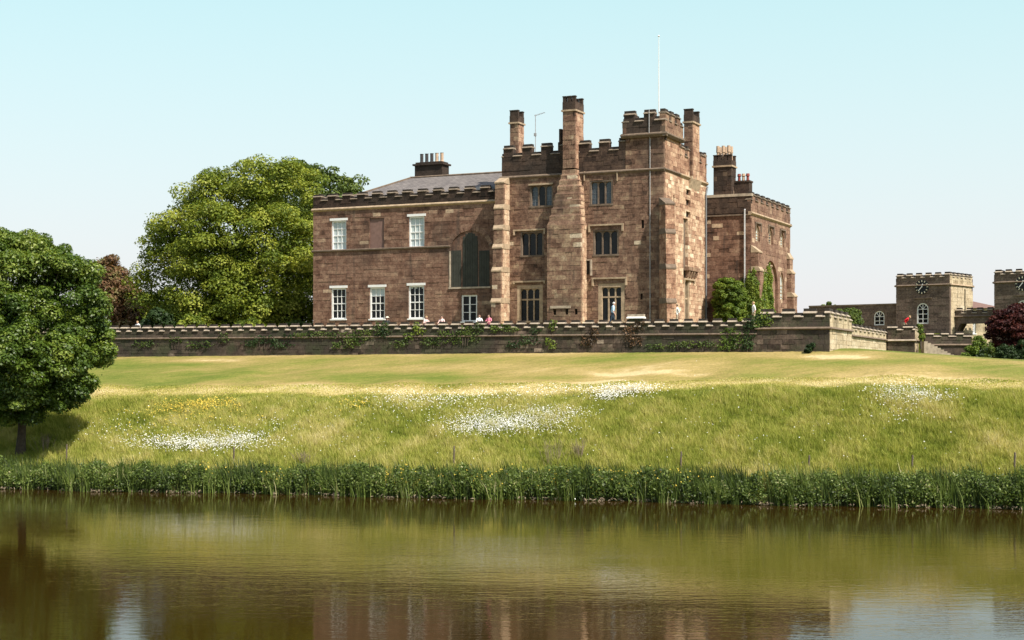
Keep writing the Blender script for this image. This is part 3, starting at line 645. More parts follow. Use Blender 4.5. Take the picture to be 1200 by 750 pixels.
# the tall stack on the breast
xa, xb = bx(659.5, .7), bx(674, .7); yb = 1.0; zA = CA.z(199, xa, -.7) ; zB = CA.z(131, xa, -.7); zT = CA.z(119, xa, -.7)
def stack(parent, st_, x0, x1, y0, y1, z0, z1, zt, mat='castle', bias=0.0, crown=True, mer=(3, 2)):
    st_.wall(Face(0, y0, 0), x0, x1, z0, z1, mat, course=.36, lmin=.35, lmax=.8, T=.2, bias=bias); st_.wall(Face(x1, y0, 90), .2, y1 - y0, z0, z1, 'castle_lit' if mat == 'castle' else mat, course=.36, lmin=.35, lmax=.8, T=.2, bias=bias - (.08 if mat == 'castle' else -.12))
    st_.wall(Face(x1, y1, 180), .2, x1 - x0, z0, z1, mat, course=.5, T=.2); st_.wall(Face(x0, y1, 270), .2, y1 - y0 - .2, z0, z1, mat, course=.5, T=.2)
    c_ = MB(); c_.box(x0 + .18, x1 - .18, y0 + .18, y1 - .18, z0, z1); c_.build('stack_core', 'dark', parent)
    b_ = MB(); b_.box(x0 - .1, x1 + .1, y0 - .1, y1 + .1, z1, z1 + .13); b_.build('band', 'dress', parent)
    b_ = MB(); b_.box(x0 - .02, x1 + .02, y0 - .02, y1 + .02, z1 + .13, zt); b_.build('cap', 'sooty', parent, tone=.5)
    if crown:
        nx, ny = mer
        for i in range(nx):
            for j in range(ny):
                if 0 < i < nx - 1 and 0 < j < ny - 1: continue
                cx_ = x0 + (x1 - x0) * (i / (nx - 1)); cy_ = y0 + (y1 - y0) * (j / max(1, ny - 1)); s2 = .135
                cx_ = min(max(cx_, x0 + s2), x1 - s2); cy_ = min(max(cy_, y0 + s2), y1 - s2)
                block('crown_merlon', parent, 'sooty', cx_ - s2, cx_ + s2, cy_ - s2, cy_ + s2, zt, zt + .38, tn=.45); block('crown_cap', parent, 'copetop', cx_ - s2 - .03, cx_ + s2 + .03, cy_ - s2 - .03, cy_ + s2 + .03, zt + .38, zt + .46)
stack(tr, st, xa, xb, -.7, yb, zA + .1, zB, zT - .05, bias=.02)
for i, (a, b_, y0, y1) in enumerate([(656.8, 659.4, 170, 150.5), (655.6, 659.4, 180, 166)]):   # broken flue beside it
    c_ = MB(); c_.box(CA.x(a, .3), CA.x(b_, .3), .0, .6, CA.z(y0, xa, 0) - (1.2 if i else 0), CA.z(y1, xa, 0)); c_.build('broken_flue', 'sooty', tr, tone=.4)
# left chimney and east chimney
d_ = 1.6; stack(tr, st, CA.x(597.5, d_), CA.x(607, d_), d_, d_ + 1.15, ZS, CA.z(144.5, xf(600), d_), CA.z(135, xf(600), d_), bias=0.0)
yy0, yy1 = ye(802, -.9), ye(802, -.9) + 2.0
yy0 = ye(811.5, .25) ; stack(tr, st, CA.x(801.5, yy0), .25, yy0, yy0 + 1.8, ZS - .1, CA.z(144, 0, yy0), CA.z(134, 0, yy0), bias=.05)
wv_ = MB(); wv_.prism([(0, ZS - .9), (.25, ZS - .1), (.25, ZS + .1), (0, ZS + .1)], yy0 - .2, yy0 + 2.4, lambda p, q, k: fe(k, p, q)); wv_.build('chimney_corbel', 'dress', tr)
# small niche by the breast
nb_ = MB(); fbox(nb_, f0, xf(686), xf(693.5), -.02, .10, zf(305.5, 690), zf(304, 690)); fbox(nb_, f0, xf(692.2), xf(694), -.02, .16, zf(323, 690), zf(305, 690)); nb_.build('niche_frame', 'cope', tr)
nb_ = MB(); fbox(nb_, f0, xf(686.5), xf(692), -.02, .035, zf(321, 690), zf(306, 690)); nb_.build('niche', 'dark', tr)
cd = MB(); cd.tube([(xf(762), -.05, B0), (xf(762), -.05, TZS - .35), (xf(762), -.25, TZS - .1), (xf(762), -.25, TZM + .3)], .028, 6); cd.build('lightning_conductor', 'pipe', tr)
dp = MB(); dp.tube([(.12, TD - .5, B0), (.12, TD - .5, ZS - 1.0), (.12, TD - .1, ZS - .3)], .07, 8); dp.build('downpipe', 'lead', tr)
for px, py in ((685, 204), (723.5, 204)):
    q = MB(); fbox(q, f0, xf(px) - .03, xf(px) + .05, -.02, .12, zf(py + 8, px), zf(py - 3, px)); q.build('spout', 'dress', tr)
# buttresses ------------------------------------------------------------
def buttress(parent, st_, face, u0, u1, stages, mat, bias=0.0, z0=B0, capmat='dress'):
    """stages: list of (z top, projection) from the ground up"""
    zb = z0
    for i, (zt, p_) in enumerate(stages):
        o_ = face(0, p_, 0); deg = math.degrees(face.a)
        ff = Face(*face(u0, p_, 0)[:2], deg); fr_ = Face(*face(u1, p_, 0)[:2], deg + 90); ms_ = 'castle_lit' if mat == 'castle' else mat; fl_ = Face(*face(u0, 0, 0)[:2], deg - 90)  # castle buttresses: right sides take the sun-brightened stone
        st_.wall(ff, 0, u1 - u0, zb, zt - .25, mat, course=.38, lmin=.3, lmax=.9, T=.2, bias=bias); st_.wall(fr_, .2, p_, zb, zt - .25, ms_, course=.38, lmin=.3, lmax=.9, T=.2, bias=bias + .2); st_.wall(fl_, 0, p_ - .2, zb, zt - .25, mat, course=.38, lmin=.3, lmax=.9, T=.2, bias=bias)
        c_ = MB(); c_.box(u0 + .19, u1 - .19, -.2, p_ - .19, zb, zt - .27, fr=lambda x, y, z: face(x, y, z)); c_.build('buttress_core', 'dressd', parent)
        pn = stages[i + 1][1] if i + 1 < len(stages) else .0
        s_ = MB(); s_.prism([(0, zt - .27), (p_ + .05, zt - .27), (p_ + .06, zt - .17), (pn - .02, zt + (.14 if pn else .35)), (0, zt + (.14 if pn else .35))], u0 - .04, u1 + .04, lambda p, q, a: face(a, p, q)); s_.build('weathering', capmat, parent)
        zb = zt + .1
Zb = lambda py, px=585: zf(py, px)
buttress(tr, st, Face(xf(597) - .78, 0, 0), 0, .78, [(Zb(352), 1.75), (Zb(316), 1.6), (Zb(289), 1.45), (Zb(267), 1.3), (Zb(243), 1.18), (Zb(213), 1.05)], 'castle', bias=.0)
# diagonal buttress on the south-east corner
dg = Face(-.38 * math.cos(R(45)), -.38 * math.sin(R(45)) + 0, 45)
buttress(tr, st, dg, 0, .78, [(zf(352, 778), 1.30), (zf(312, 778), 1.22), (zf(271, 778), 1.15), (zf(237, 778), 1.05)], 'castle_lit', bias=-.12, capmat='dressd')
st.finish()

# flagpole and aerial stand on the roof
fp = empty('flagpole', (*CA.w(CA.x(772, 1.5), 1.5), TZS + .3), -CA.th, "tall slender white flagpole rising from the corner turret of the main tower", 'flagpole')
zt = CA.z(42, 0, 1.5) - TZS - .3
q = MB(); q.tube([(0, 0, 0), (0, 0, zt * .5), (0, 0, zt)], [.045, .038, .022], 8); q.build('pole', 'white', fp)
q = MB(); q.tube([(0, 0, zt), (0, 0, zt + .06), (0, 0, zt + .14)], [.03, .09, .03], 8); q.build('finial', 'white', fp)
ae = empty('roof_aerial', (*CA.w(CA.x(627.5, 3), 3), ZS + .3), -CA.th, "thin rooftop television aerial between the two left chimneys of the main tower", 'aerial')
zt = CA.z(133, xf(627), 3) - ZS - .3
q = MB(); q.tube([(0, 0, 0), (0, 0, zt)], .03, 6); q.build('mast', 'metal', ae)
q = MB(); q.tube([(-.1, 0, zt - .1), (.85, 0, zt + .12)], .02, 5)
for k in range(6): q.tube([(.0 + k * .15, -.25, zt - .07 + k * .035), (.0 + k * .15, .25, zt - .07 + k * .035)], .012, 4)
q.build('antenna', 'metal', ae)
q = MB(); q.box(-.12, .08, -.06, .06, zt - 1.75, zt - 1.5); q.build('amplifier', 'metal', ae)

# --- left wing
wg = empty('castle_wing', (CA.C[0], CA.C[1], 0), -CA.th, "red sandstone wing with white sash windows and grey slate roof, left of the tower", 'castle wing')
st = Stones(wg, 300); d = .3
WX0, WX1 = CA.x(367, d), TX - .02; WD = 12.5
fw = Face(0, d, 0)
Wd = lambda a, b_, y0, y1: (CA.x(a, d), CA.x(b_, d), CA.z(y1, CA.x((a + b_) / 2, d), d), CA.z(y0, CA.x((a + b_) / 2, d), d))
ZWS = CA.z(246, WX0, d) ; ZWM = CA.z(294.8, WX0, d); 
g1, g2, g3 = Wd(388, 405.5, 337.5, 374), Wd(433, 451, 336.5, 374), Wd(478.5, 497, 334.5, 373.5); fr4 = Wd(540.5, 559, 345.5, 377)
u1, u2 = Wd(388.3, 405.8, 258.5, 293.5), Wd(479, 497.3, 253.5, 290); bl = Wd(433, 450, 255.5, 291.5)
sv1, sv2, sv3 = Wd(541.5, 560, 271, 336.5), Wd(528, 541, 293.5, 336.5), Wd(560, 573.5, 293.5, 336.5)
arch = (sv2[0] - .02, sv3[1] + .02, sv2[2], CA.z(270, CA.x(550, d), d))
st.wall(fw, WX0, WX1, B0, ZWM - .1, 'wing', [g1, g2, g3, fr4, (arch[0], arch[1], arch[2], ZWM - .1)], course=.32, lmin=.45, lmax=1.15, pale=.008, spread=.5)
top_open = (arch[0], arch[1], ZWM - .1, arch[3])
st.wall(fw, WX0, WX1, ZWM + .1, ZWS - .16, 'wing', [u1, u2, bl, top_open], course=.32, lmin=.45, lmax=1.15, bias=-.02, spread=.7, pale=.02)
st.wall(Face(WX0, WD, 270), 0, WD - .3 - d, B0, ZWS - .1, 'wing', course=.74, lmin=1.2, lmax=2.5); st.wall(Face(WX1, WD, 180), 0, WX1 - WX0, B0, ZWS - .1, 'wing', course=.74, lmin=1.2, lmax=2.5)
core = MB(); core.box(WX0 + .28, WX1 - .05, d + .28, WD - .28, B0, ZWS); core.build('wall_core', 'dressd', wg)
ms = MB(); ms.prism([(0, ZWM - .1), (.12, ZWM - .06), (.14, ZWM + .04), (.0, ZWM + .1), (-.2, ZWM + .1), (-.2, ZWM - .1)], WX0 - .1, arch[0], lambda p, q_, a: fw(a, p, q_)); ms.build('string_course', 'dressd', wg)
ms = MB(); ms.prism([(0, ZWM - .1), (.12, ZWM - .06), (.14, ZWM + .04), (.0, ZWM + .1), (-.2, ZWM + .1), (-.2, ZWM - .1)], arch[1] , WX1 - 1.0, lambda p, q_, a: fw(a, p, q_)); ms.build('string_course', 'dressd', wg)
parapet(wg, st, fw, WX0, WX1, ZWS, ZWS + .72, ZWS + 1.05, 1.44, .80, 'sooty', first=.0, t=.5, string='dress', sh=.2, h=.26, bias=-.12)
parapet(wg, st, Face(WX0, WD, 270), .5, WD - .5 - d, ZWS, ZWS + .72, ZWS + 1.05, 1.44, .75, 'sooty', t=.5); parapet(wg, st, Face(WX1, WD, 180), 0, WX1 - WX0, ZWS, ZWS + .72, ZWS + 1.05, 1.44, .75, 'sooty', t=.5)
sash(wg, fw, *g1, blind=0); sash(wg, fw, *g2, blind=.24); sash(wg, fw, *g3, blind=.05)
sash(wg, fw, *u1, blind=1.0); sash(wg, fw, *u2, blind=1.0)
fw4 = sash(wg, fw, *fr4, cols=2, rows=3, lintel=False); 
q = MB(); fbox(q, fw, (fr4[0] + fr4[1]) / 2 - .06, (fr4[0] + fr4[1]) / 2 + .06, -.25, -.12, fr4[2], fr4[3]); q.build('meeting_stile', 'white', fw4)
q = MB(); fbox(q, fw, *bl[:2], -.27, -.10, *bl[2:]); q.build('blocked_window', 'infill', wg)
# blocked three-light arched window with boards
ar = MB(); c_ = (arch[0] + arch[1]) / 2
zsp = CA.z(293.5, CA.x(550, d), d)
fbox(ar, fw, arch[0], arch[1], -.28, -.07, arch[2], arch[3]);
ar.build('window_tympanum', 'wing', wg, tone=.35)
a2 = MB(); arc_head(a2, arch[0], arch[1], zsp, arch[3] + .01, -.06, 0.0, fw, n=12); a2.build('arch_spandrel', 'wing', wg, tone=.42)
vs = MB(); ro = (arch[1] - arch[0]) / 2
for i in range(17):
    a0_, a1_ = math.pi * i / 17 + .01, math.pi * (i + 1) / 17 - .01
    kx = (arch[3] - zsp) / ro
    pt = lambda r_, a: (c_ + r_ * math.cos(a), zsp + (r_ * math.sin(a)) * kx)
    v_ = MB(); v_.prism([pt(ro - .02, a0_), pt(ro + .34, a0_), pt(ro + .34, a1_), pt(ro - .02, a1_)], -.1, .03, lambda p, q_, a: fw(p, a, q_)); v_.build('voussoir', 'wing', wg, tone=random.uniform(.3, .65))
def boards(name, u0, u1, z0, z1, top=None):
    n_ = max(3, round((u1 - u0) / .22)); par = MB(); fbox(par, fw, u0 - .04, u1 + .04, -.07, -.055, z0, z1 if top is None else z1 - (u1 - u0) / 2); bp_ = par.build(name, 'board', wg)
    for i in range(n_):
        a, b_ = u0 + (u1 - u0) * i / n_, u0 + (u1 - u0) * (i + 1) / n_; zz = z1
        if top is not None:
            r_ = (u1 - u0) / 2; dx = abs((a + b_) / 2 - (u0 + u1) / 2); zz = z1 - r_ + math.sqrt(max(0, r_ * r_ - dx * dx))
        q = MB(); fbox(q, fw, a + .012, b_ - .012, -.055, -.045 + random.uniform(0, .02), z0 + .02, zz); q.build('board', 'board', bp_)
boards('boarded_light', sv1[0] + .06, sv1[1] - .06, sv1[2], sv1[3] - .12, top=1); boards('boarded_light', sv2[0] + .05, sv2[1] - .12, sv2[2], sv2[3]); boards('boarded_light', sv3[0] + .12, sv3[1] - .05, sv3[2], sv3[3])
s_ = MB(); fbox(s_, fw, arch[0] - .12, arch[1] + .12, -.2, .1, arch[2] - .14, arch[2]); fbox(s_, fw, arch[0] - .1, arch[0] + .03, -.2, .04, arch[2], zsp); s_.build('sill', 'cope', wg)
ki = MB(); kx = CA.x(586, d) - WX0
# roof: hipped slate
zr0 = ZWS + .35; zr1 = CA.z(205, CA.x(540, 6.2), 6.2); ra, rb = WX0 + .55, WX1 - .02; rx = WX0 + 6.2
q = MB(); vs = [(ra, .85, zr0), (rb, .85, zr0), (rb, WD - .6, zr0), (ra, WD - .6, zr0), (rx, 6.3, zr1), (rb, 6.3, zr1)]
q.add(vs, [(0, 1, 5, 4), (1, 2, 5), (2, 3, 4, 5), (3, 0, 4), (0, 3, 2, 1)]); q.build('roof', 'slate', wg)
q = MB(); q.tube([(rx - .1, 6.3, zr1 + .02), (rb, 6.3, zr1 + .02)], .11, 6); q.tube([(ra, .85, zr0 + .05), (rx, 6.3, zr1 + .02)], .09, 6); q.build('ridge_tiles', 'dressd', wg)
# chimney with five pots
d2 = 7.2; x0, x1 = CA.x(486, d2), CA.x(518, d2); z0, z1 = zr1 - .8, CA.z(194.5, x0, d2)
q = MB(); q.box(x0, x1, d2, d2 + 1.3, z0, z1); q.box(x0 - .15, x1 + .15, d2 - .15, d2 + 1.45, z1, z1 + .15); q.box(x0 + .05, x1 - .05, d2 + .05, d2 + 1.25, z1 + .15, CA.z(190.5, x0, d2)); ch = q.build('chimney', 'sooty', wg, tone=.3)
for i in range(5):
    a = x0 + .35 + (x1 - x0 - .7) * i / 4; zz = CA.z(190.5, x0, d2); q = MB(); q.tube([(a, d2 + .65, zz), (a, d2 + .65, zz + .15), (a, d2 + .65, zz + .75), (a, d2 + .65, zz + .8)], [.2, .15, .15, .18], 10); q.build('chimney_pot', ['potdark', 'potdark', 'potdark', 'pot', 'pot'][i], ch)
rw = MB(); rw.box(CA.x(562, 2.0), CA.x(584, 2.0), 1.4, 3.2, zr0, zr0 + 1.0); rw.build('roof_hatch', 'lead', wg)
st.finish()

# --- east range
er = empty('castle_east_range', (CA.C[0], CA.C[1], 0), -CA.th, "rear castle range with pointed arch recess, white pipe and ivy, right of the main tower", 'castle range')
st = Stones(er, 300); d = TD + .1
EX1 = CA.x(880, d); EX0 = -1.0; ED = CA.y(926, EX1)
fE0 = Face(0, d, 0); fE1 = Face(EX1, d, 90)
zE = lambda py, px: CA.z(py, EX1, CA.y(px, EX1)); yE = lambda px: CA.y(px, EX1) - d
ZES = CA.z(249, EX1, d); ZEC = CA.z(229.5, EX1, d)
st.wall(fE0, EX0, EX1, B0, ZES - .1, 'wing', course=.34, lmin=.4, lmax=1.2, bias=-.16, spread=.7)
up = [(yE(a), yE(b_), zE(y1, (a + b_) / 2), zE(y0, (a + b_) / 2)) for a, b_, y0, y1 in ((885.5, 890.5, 264, 283), (900.5, 905.5, 267.5, 286.5), (914.5, 919, 272, 290))]
big = (yE(895.5), yE(911.5), B0 + .4, zE(299.5, 903)); lo = [(yE(a), yE(b_), zE(y1, (a + b_) / 2), zE(y0, (a + b_) / 2)) for a, b_, y0, y1 in ((886, 890, 320, 354), (914, 919, 318, 352))]
st.wall(fE1, .3, ED - d, B0, ZES - .1, 'wing', up + [big] + lo, course=.38, lmin=.5, lmax=1.3, bias=.08, spread=.5)
st.wall(Face(EX1, ED, 180), 0, EX1 - EX0, B0, ZES - .1, 'wing', course=.8, lmin=1.2, lmax=2.5)
core = MB(); core.box(EX0, EX1 - .28, d + .28, ED - .28, B0, ZES); core.build('wall_core', 'dressd', er)
q = MB(); q.box(EX0, EX1 + .06, d - .06, d + .5, ZEC, ZEC + .22); q.build('coping_stone', 'cope', er)
q = MB(); q.box(EX0, EX1, d + .02, d + .4, ZES - .1, ZEC); q.build('parapet', 'sooty', er, tone=.35)
st.wall(fE0, EX0, EX1, ZES, ZEC, 'sooty', course=.4, bias=.08, T=.06)
q = MB(); fbox(q, fE0, EX0, EX1, -.05, .1, ZES - .22, ZES - .1); q.build('string_course', 'dressd', er)
parapet(er, st, fE1, .0, ED - d, ZES, ZEC - .3, ZEC + .1, 1.62, .85, 'wing', first=.4, t=.45, string='dress', sh=.2, h=.3, bias=.1)
parapet(er, st, Face(EX1, ED, 180), 0, EX1 - EX0, ZES, ZEC - .3, ZEC + .1, 1.62, .85, 'wing', first=.4, t=.45)
for i, s4 in enumerate(up):
    h = MB(); r_ = (s4[1] - s4[0]) / 2; arc_head(h, s4[0], s4[1], s4[3] - r_, s4[3] + .01, -.29, -.02, fE1); h.build('arch_head', 'wing', er, tone=.6)
    arched_window(er, fE1, s4[0] + .02, s4[1] - .02, s4[2], s4[3] - .03, fill='blind' if i != 1 else 'glassb', mat='dress', rows=3)
    h = MB(); fbox(h, fE1, s4[0] - .25, s4[1] + .25, -.02, .12, s4[3] + .12, s4[3] + .24); fbox(h, fE1, s4[0] - .25, s4[0] - .12, -.02, .115, s4[3] - .5, s4[3] + .12); fbox(h, fE1, s4[1] + .12, s4[1] + .25, -.02, .115, s4[3] - .5, s4[3] + .12); h.build('hood_mould', 'dressd', er)
hw = (big[1] - big[0]) / 2
h = MB(); arc_head(h, big[0], big[1], big[3] - hw * 1.2, big[3] + .01, -.29, -.01, fE1, kind='round', n=12); h.build('arch_head', 'wing', er, tone=.5)
q = MB(); fbox(q, fE1, big[0], big[1], -.28, -.24, big[2], big[3]); q.build('recess_back', 'wing', er, tone=.6)
aw = (yE(896.5), yE(902.5)); arched_window(er, fE1, aw[0], aw[1], zE(354, 899), zE(316, 899), rec=.18, fill='blind', mat='dress', kind='round', rows=4)
q = MB(); fbox(q, fE1, big[0], yE(906), -.22, -.05, zE(311, 900), zE(309.5, 900)); q.build('recess_ledge', 'dress', er)
q = MB(); c0 = (yE(903.5), zE(318, 903.5)); q.tube([fE1(c0[0] + .35 * math.cos(a), -.16, c0[1] + .35 * math.sin(a)) for a in np.linspace(0, 2 * math.pi, 17)], .06, 5, cap=False); q.build('roundel', 'dressd', er)
for s4 in lo:
    h = MB(); arc_head(h, s4[0], s4[1], s4[3] - (s4[1] - s4[0]) / 2 * 1.732, s4[3] + .01, -.29, -.02, fE1, kind='pointed'); h.build('arch_head', 'wing', er, tone=.6)
    arched_window(er, fE1, s4[0] + .03, s4[1] - .03, s4[2], s4[3] - .06, kind='pointed', fill='blind', mat='dress', rows=4)
q = MB(); px_ = CA.x(873, d); q.tube([(px_, d - .12, CA.z(341, px_, d)), (px_, d - .12, CA.z(246, px_, d)), (px_, d + .1, CA.z(245, px_, d))], .07, 8); q.build('downpipe', 'pipe', er)
Zq = lambda py: CA.z(py, EX1, ED)
buttress(er, st, Face(EX1, ED, 90), -1.2, 0.0, [(CA.z(345, EX1, ED), .62), (Zq(318), .42), (Zq(301), .25)], 'wing', bias=.1)
buttress(er, st, Face(EX1, d, 90), .0, 1.1, [(CA.z(314, EX1, d), .75), (CA.z(292, EX1, d), .6)], 'wing', bias=.0)
# chimneys
q0, q1 = CA.x(836, d + .2), CA.x(857, d + .2)
stack(er, st, q0, q1, d + .2, d + 1.5, ZEC + .2, CA.z(196, q0, d), CA.z(188, q0, d), bias=-.05, mat='sooty', mer=(4, 2))
for i in range(3):
    for j in (0, 1):
        a = q0 + .3 + i * (q1 - q0 - .6) / 2; zz = CA.z(187, q0, d); q = MB(); q.tube([(a, d + .5 + j * .7, zz), (a, d + .5 + j * .7, zz + .6), (a, d + .5 + j * .7, zz + .62), (a, d + .5 + j * .7, zz + 1.15)], [.13, .11, .16, .14], 8); q.build('chimney_pot', 'pot', er)
q2, q3 = CA.x(861, d + 1), CA.x(878, d + 1); zz = CA.z(214, q2, d + 1)
q = MB(); q.box(q2, q3, d + 1, d + 1.9, ZEC - .2, zz); q.box(q2 - .06, q3 + .06, d + .94, d + 1.96, zz, zz + .14); q.build('small_chimney', 'sooty', er, tone=.45)
for i in range(3):
    a = q2 + .25 + i * (q3 - q2 - .5) / 2; q = MB(); q.tube([(a, d + 1.45, zz + .1), (a, d + 1.45, zz + .5), (a, d + 1.45, zz + .55), (a, d + 1.45, zz + .75)], [.13, .11, .17, .14], 8); q.build('chimney_pot', ['potred', 'pot', 'potred'][i], er)
st.finish()

# ------------------------------------------------------------------ gatehouse with clock towers
GA = Frame(1113, 150.0, 39.0)
def clock(root, face, cu, cz, r):
    q = MB(); q.prism([(cu + r * math.cos(a), cz + r * math.sin(a)) for a in np.linspace(0, 2 * math.pi, 29)[:-1]], .0, .07, lambda p, q_, a: face(p, a, q_)); dial = q.build('clock_dial', 'clock', root)
    def bar(mb, a, r0, r1, w, o=.07):
        ux, uz = math.sin(a), math.cos(a); mb.prism([(cu + ux * r0 + uz * w, cz + uz * r0 - ux * w), (cu + ux * r1 + uz * w, cz + uz * r1 - ux * w), (cu + ux * r1 - uz * w, cz + uz * r1 + ux * w), (cu + ux * r0 - uz * w, cz + uz * r0 + ux * w)], o, o + .02, lambda p, q_, k: face(p, k, q_))
    for k in range(12):
        q = MB(); bar(q, k * math.pi / 6, r * .70, r * .95, r * .055); q.build('hour_mark', 'gold', dial)
    q = MB(); bar(q, R(20), -r * .05, r * .45, r * .085, .10); q.build('hour_hand', 'white', dial)
    q = MB(); bar(q, R(222), -r * .15, r * .72, r * .045, .125); q.build('minute_hand', 'white', dial)
def gate_tower(name, label, xoff, w, dep, mat='gate', cl=True):
    root = empty(name, (*GA.w(xoff, 0), 0), -GA.th, label, 'clock tower')
    s_ = Stones(root, 200); f_, e_ = Face(-w, 0, 0), Face(0, 0, 90)
    zt = CZ + 107 / F * 150
    cu = w / 2; wu0, wu1 = w / 2 - .62, w / 2 + .62; wz0, wz1 = CZ + 50.5 / F * 152, CZ + 75 / F * 152
    arcz = wz1 - .62
    s_.wall(f_, 0, w, 8.0, zt - .9, mat, [(wu0, wu1, wz0, wz1)], course=.4, lmin=.5, lmax=1.3, spread=.35)
    sl = (dep * .62, dep * .62 + .35, 12.0, 15.2)
    s_.wall(e_, .3, dep, 8.0, zt - .9, 'terr_lit', [sl], course=.4, lmin=.5, lmax=1.3, bias=.12, spread=.35)  # sun-facing side gets the stone with sunlight in its colour
    s_.wall(Face(0, dep, 180), 0, w, 8, zt - .9, mat, course=.8, lmin=1, lmax=2); s_.wall(Face(-w, dep, 270), 0, dep - .3, 8, zt - .9, mat, course=.8, lmin=1, lmax=2)
    c_ = MB(); c_.box(-w + .28, -.28, .28, dep - .28, 8, zt - .6); c_.build('wall_core', 'dark', root)
    for fc, L_, mm in ((f_, w, mat), (e_, dep, 'terr_lit'), (Face(0, dep, 180), w, mat), (Face(-w, dep, 270), dep, mat)):
        parapet(root, s_, fc, 0 if fc is not e_ else .02, L_, zt - .85, zt - .1, zt + .12, 1.0, .55, mm, first=.1, t=.42, sh=.1, h=.28, bias=.05, string='dressd' if fc is not e_ else 'dress')
    h = MB(); arc_head(h, wu0, wu1, arcz, wz1 + .01, -.29, -.01, f_); h.build('arch_head', mat, root, tone=.4)
    arched_window(root, f_, wu0 + .01, wu1 - .01, wz0, wz1 - .02, rows=3, cols=2, rec=.12)
    q = MB(); fbox(q, f_, wu0 - .25, wu1 + .35, -.05, .12, wz1 + .42, wz1 + .52); q.build('string_course', 'dressd', root)
    clock(root, f_, cu - .05, CZ + 93.5 / F * 152, .72); s_.finish(); return root
GW = -GA.x(1050); GD = GA.y(1140)
gate_tower('clock_tower', "square brown stone clock tower left of the archway, its right side sunlit", 0, GW, GD)
X2 = GA.x(1165)
gate_tower('clock_tower', "clock tower cut by the right edge of the photo, behind the dark red tree", X2 + GW, GW, GD)
ga = empty('gateway_arch', (GA.C[0], GA.C[1], 0), -GA.th, "battlemented stone wall with a wide archway joining the two clock towers", 'archway')
s_ = Stones(ga, 150); dg_ = 1.2; fg = Face(0, dg_, 0); za = GA.z(367, 2, dg_); a0, a1, zk = GA.x(1121, dg_), GA.x(1163, dg_), GA.z(379, 2, dg_)
s_.wall(fg, .05, X2 - .05, 8.0, za - .3, 'gate', [(a0, a1, 7.9, zk)], course=.4, spread=.4)
c_ = MB(); fbox(c_, fg, .05, a0, -1.0, -.25, 8, za); fbox(c_, fg, a1, X2 - .05, -1.0, -.25, 8, za); fbox(c_, fg, a0, a1, -1.0, -.25, zk, za); c_.build('wall_core', 'gate', ga, tone=.3)
h = MB(); arc_head(h, a0, a1, zk - 1.15, zk + .01, -1.0, -.01, fg, n=12); h.build('arch_head', 'gate', ga, tone=.4)
parapet(ga, s_, fg, .05, X2 - .05, za - .3, za, za + .3, 1.05, .55, 'gate', first=.1, t=.4, sh=.1, h=.26, back=False); s_.finish()
lw = empty('gatehouse_wing', (GA.C[0], GA.C[1], 0), -GA.th, "low flat topped stone range with arched white windows left of the clock tower", 'building')
s_ = Stones(lw, 150); dl = .5; xl = GA.x(948, dl); fl = Face(0, dl, 0); zl = GA.z(357.5, -7, dl)
ww = [(GA.x(a, dl), GA.x(b_, dl), GA.z(381, -7, dl), GA.z(364, -7, dl)) for a, b_ in ((1024, 1036.5), (1001, 1009.5), (975, 985))]
s_.wall(fl, xl, -GW - .02, 8.0, zl, 'gate', ww, course=.4, spread=.4)
c_ = MB(); c_.box(xl, -GW, dl + .28, dl + 6, 8, zl - .02); c_.build('wall_core', 'dark', lw)
q = MB(); fbox(q, fl, xl, -GW - .02, -.4, .08, zl, zl + .15); q.build('coping_stone', 'dressd', lw)
for s4 in ww:
    h = MB(); arc_head(h, s4[0], s4[1], s4[3] - (s4[1] - s4[0]) / 2, s4[3] + .01, -.29, -.01, fl); h.build('arch_head', 'gate', lw, tone=.4)
    arched_window(lw, fl, s4[0] + .01, s4[1] - .01, s4[2], s4[3] - .02, rows=2, cols=2, rec=.12)
s_.finish()
SB = Frame(1120, 172, -5)
sb = empty('courtyard_house', (*SB.C, 0), -SB.th, "sunlit tan courtyard building with a white window seen through the archway", 'house')
zb1 = SB.z(361, 3); wl = SB.x(1172); fz = Face(0, 0, 0); wa, wb = SB.x(1138.5), SB.x(1143.5)
s_ = Stones(sb, 100); wz = (wa, wb, SB.z(391, 3), SB.z(378, 3)); s_.wall(fz, -1, wl, 8, zb1, 'terr_lit', [wz], course=.42, bias=.1, spread=.3)
c_ = MB(); c_.box(-1, wl, .28, 6, 8, zb1); c_.build('wall_core', 'dressd', sb); sash(sb, fz, *wz, lintel=False, blind=.9)
q = MB(); q.add([(-1.3, -.3, zb1), (wl + .3, -.3, zb1), (wl + .3, 6.3, zb1), (-1.3, 6.3, zb1), (.8, 3, zb1 + 1.1), (wl - 2, 3, zb1 + .9)], [(0, 1, 5, 4), (1, 2, 5), (2, 3, 4, 5), (3, 0, 4), (0, 3, 2, 1)]); q.build('roof', 'infill', sb); s_.finish()

# ------------------------------------------------------------------ vegetation
def poly_obj(name, verts, quads, mats, tones=None, parent=None, kind=None, smooth=False, mi=None):
    me = bpy.data.meshes.new(name); verts = np.asarray(verts, np.float32).reshape(-1, 3); k = quads.shape[1]
    me.vertices.add(len(verts)); me.vertices.foreach_set('co', verts.ravel())
    me.loops.add(quads.size); me.loops.foreach_set('vertex_index', quads.ravel().astype(np.int32))
    me.polygons.add(len(quads)); me.polygons.foreach_set('loop_start', np.arange(0, quads.size, k, dtype=np.int32))
    for m_ in mats: me.materials.append(M[m_])
    if mi is not None: me.polygons.foreach_set('material_index', mi.astype(np.int32))
    if tones is not None: at = me.attributes.new('tone', 'FLOAT', 'FACE'); at.data.foreach_set('value', tones.astype(np.float32))
    me.update(calc_edges=True); o_ = bpy.data.objects.new(name, me); COL.objects.link(o_)
    if parent: o_.parent = parent
    if kind: o_['kind'] = kind
    return o_
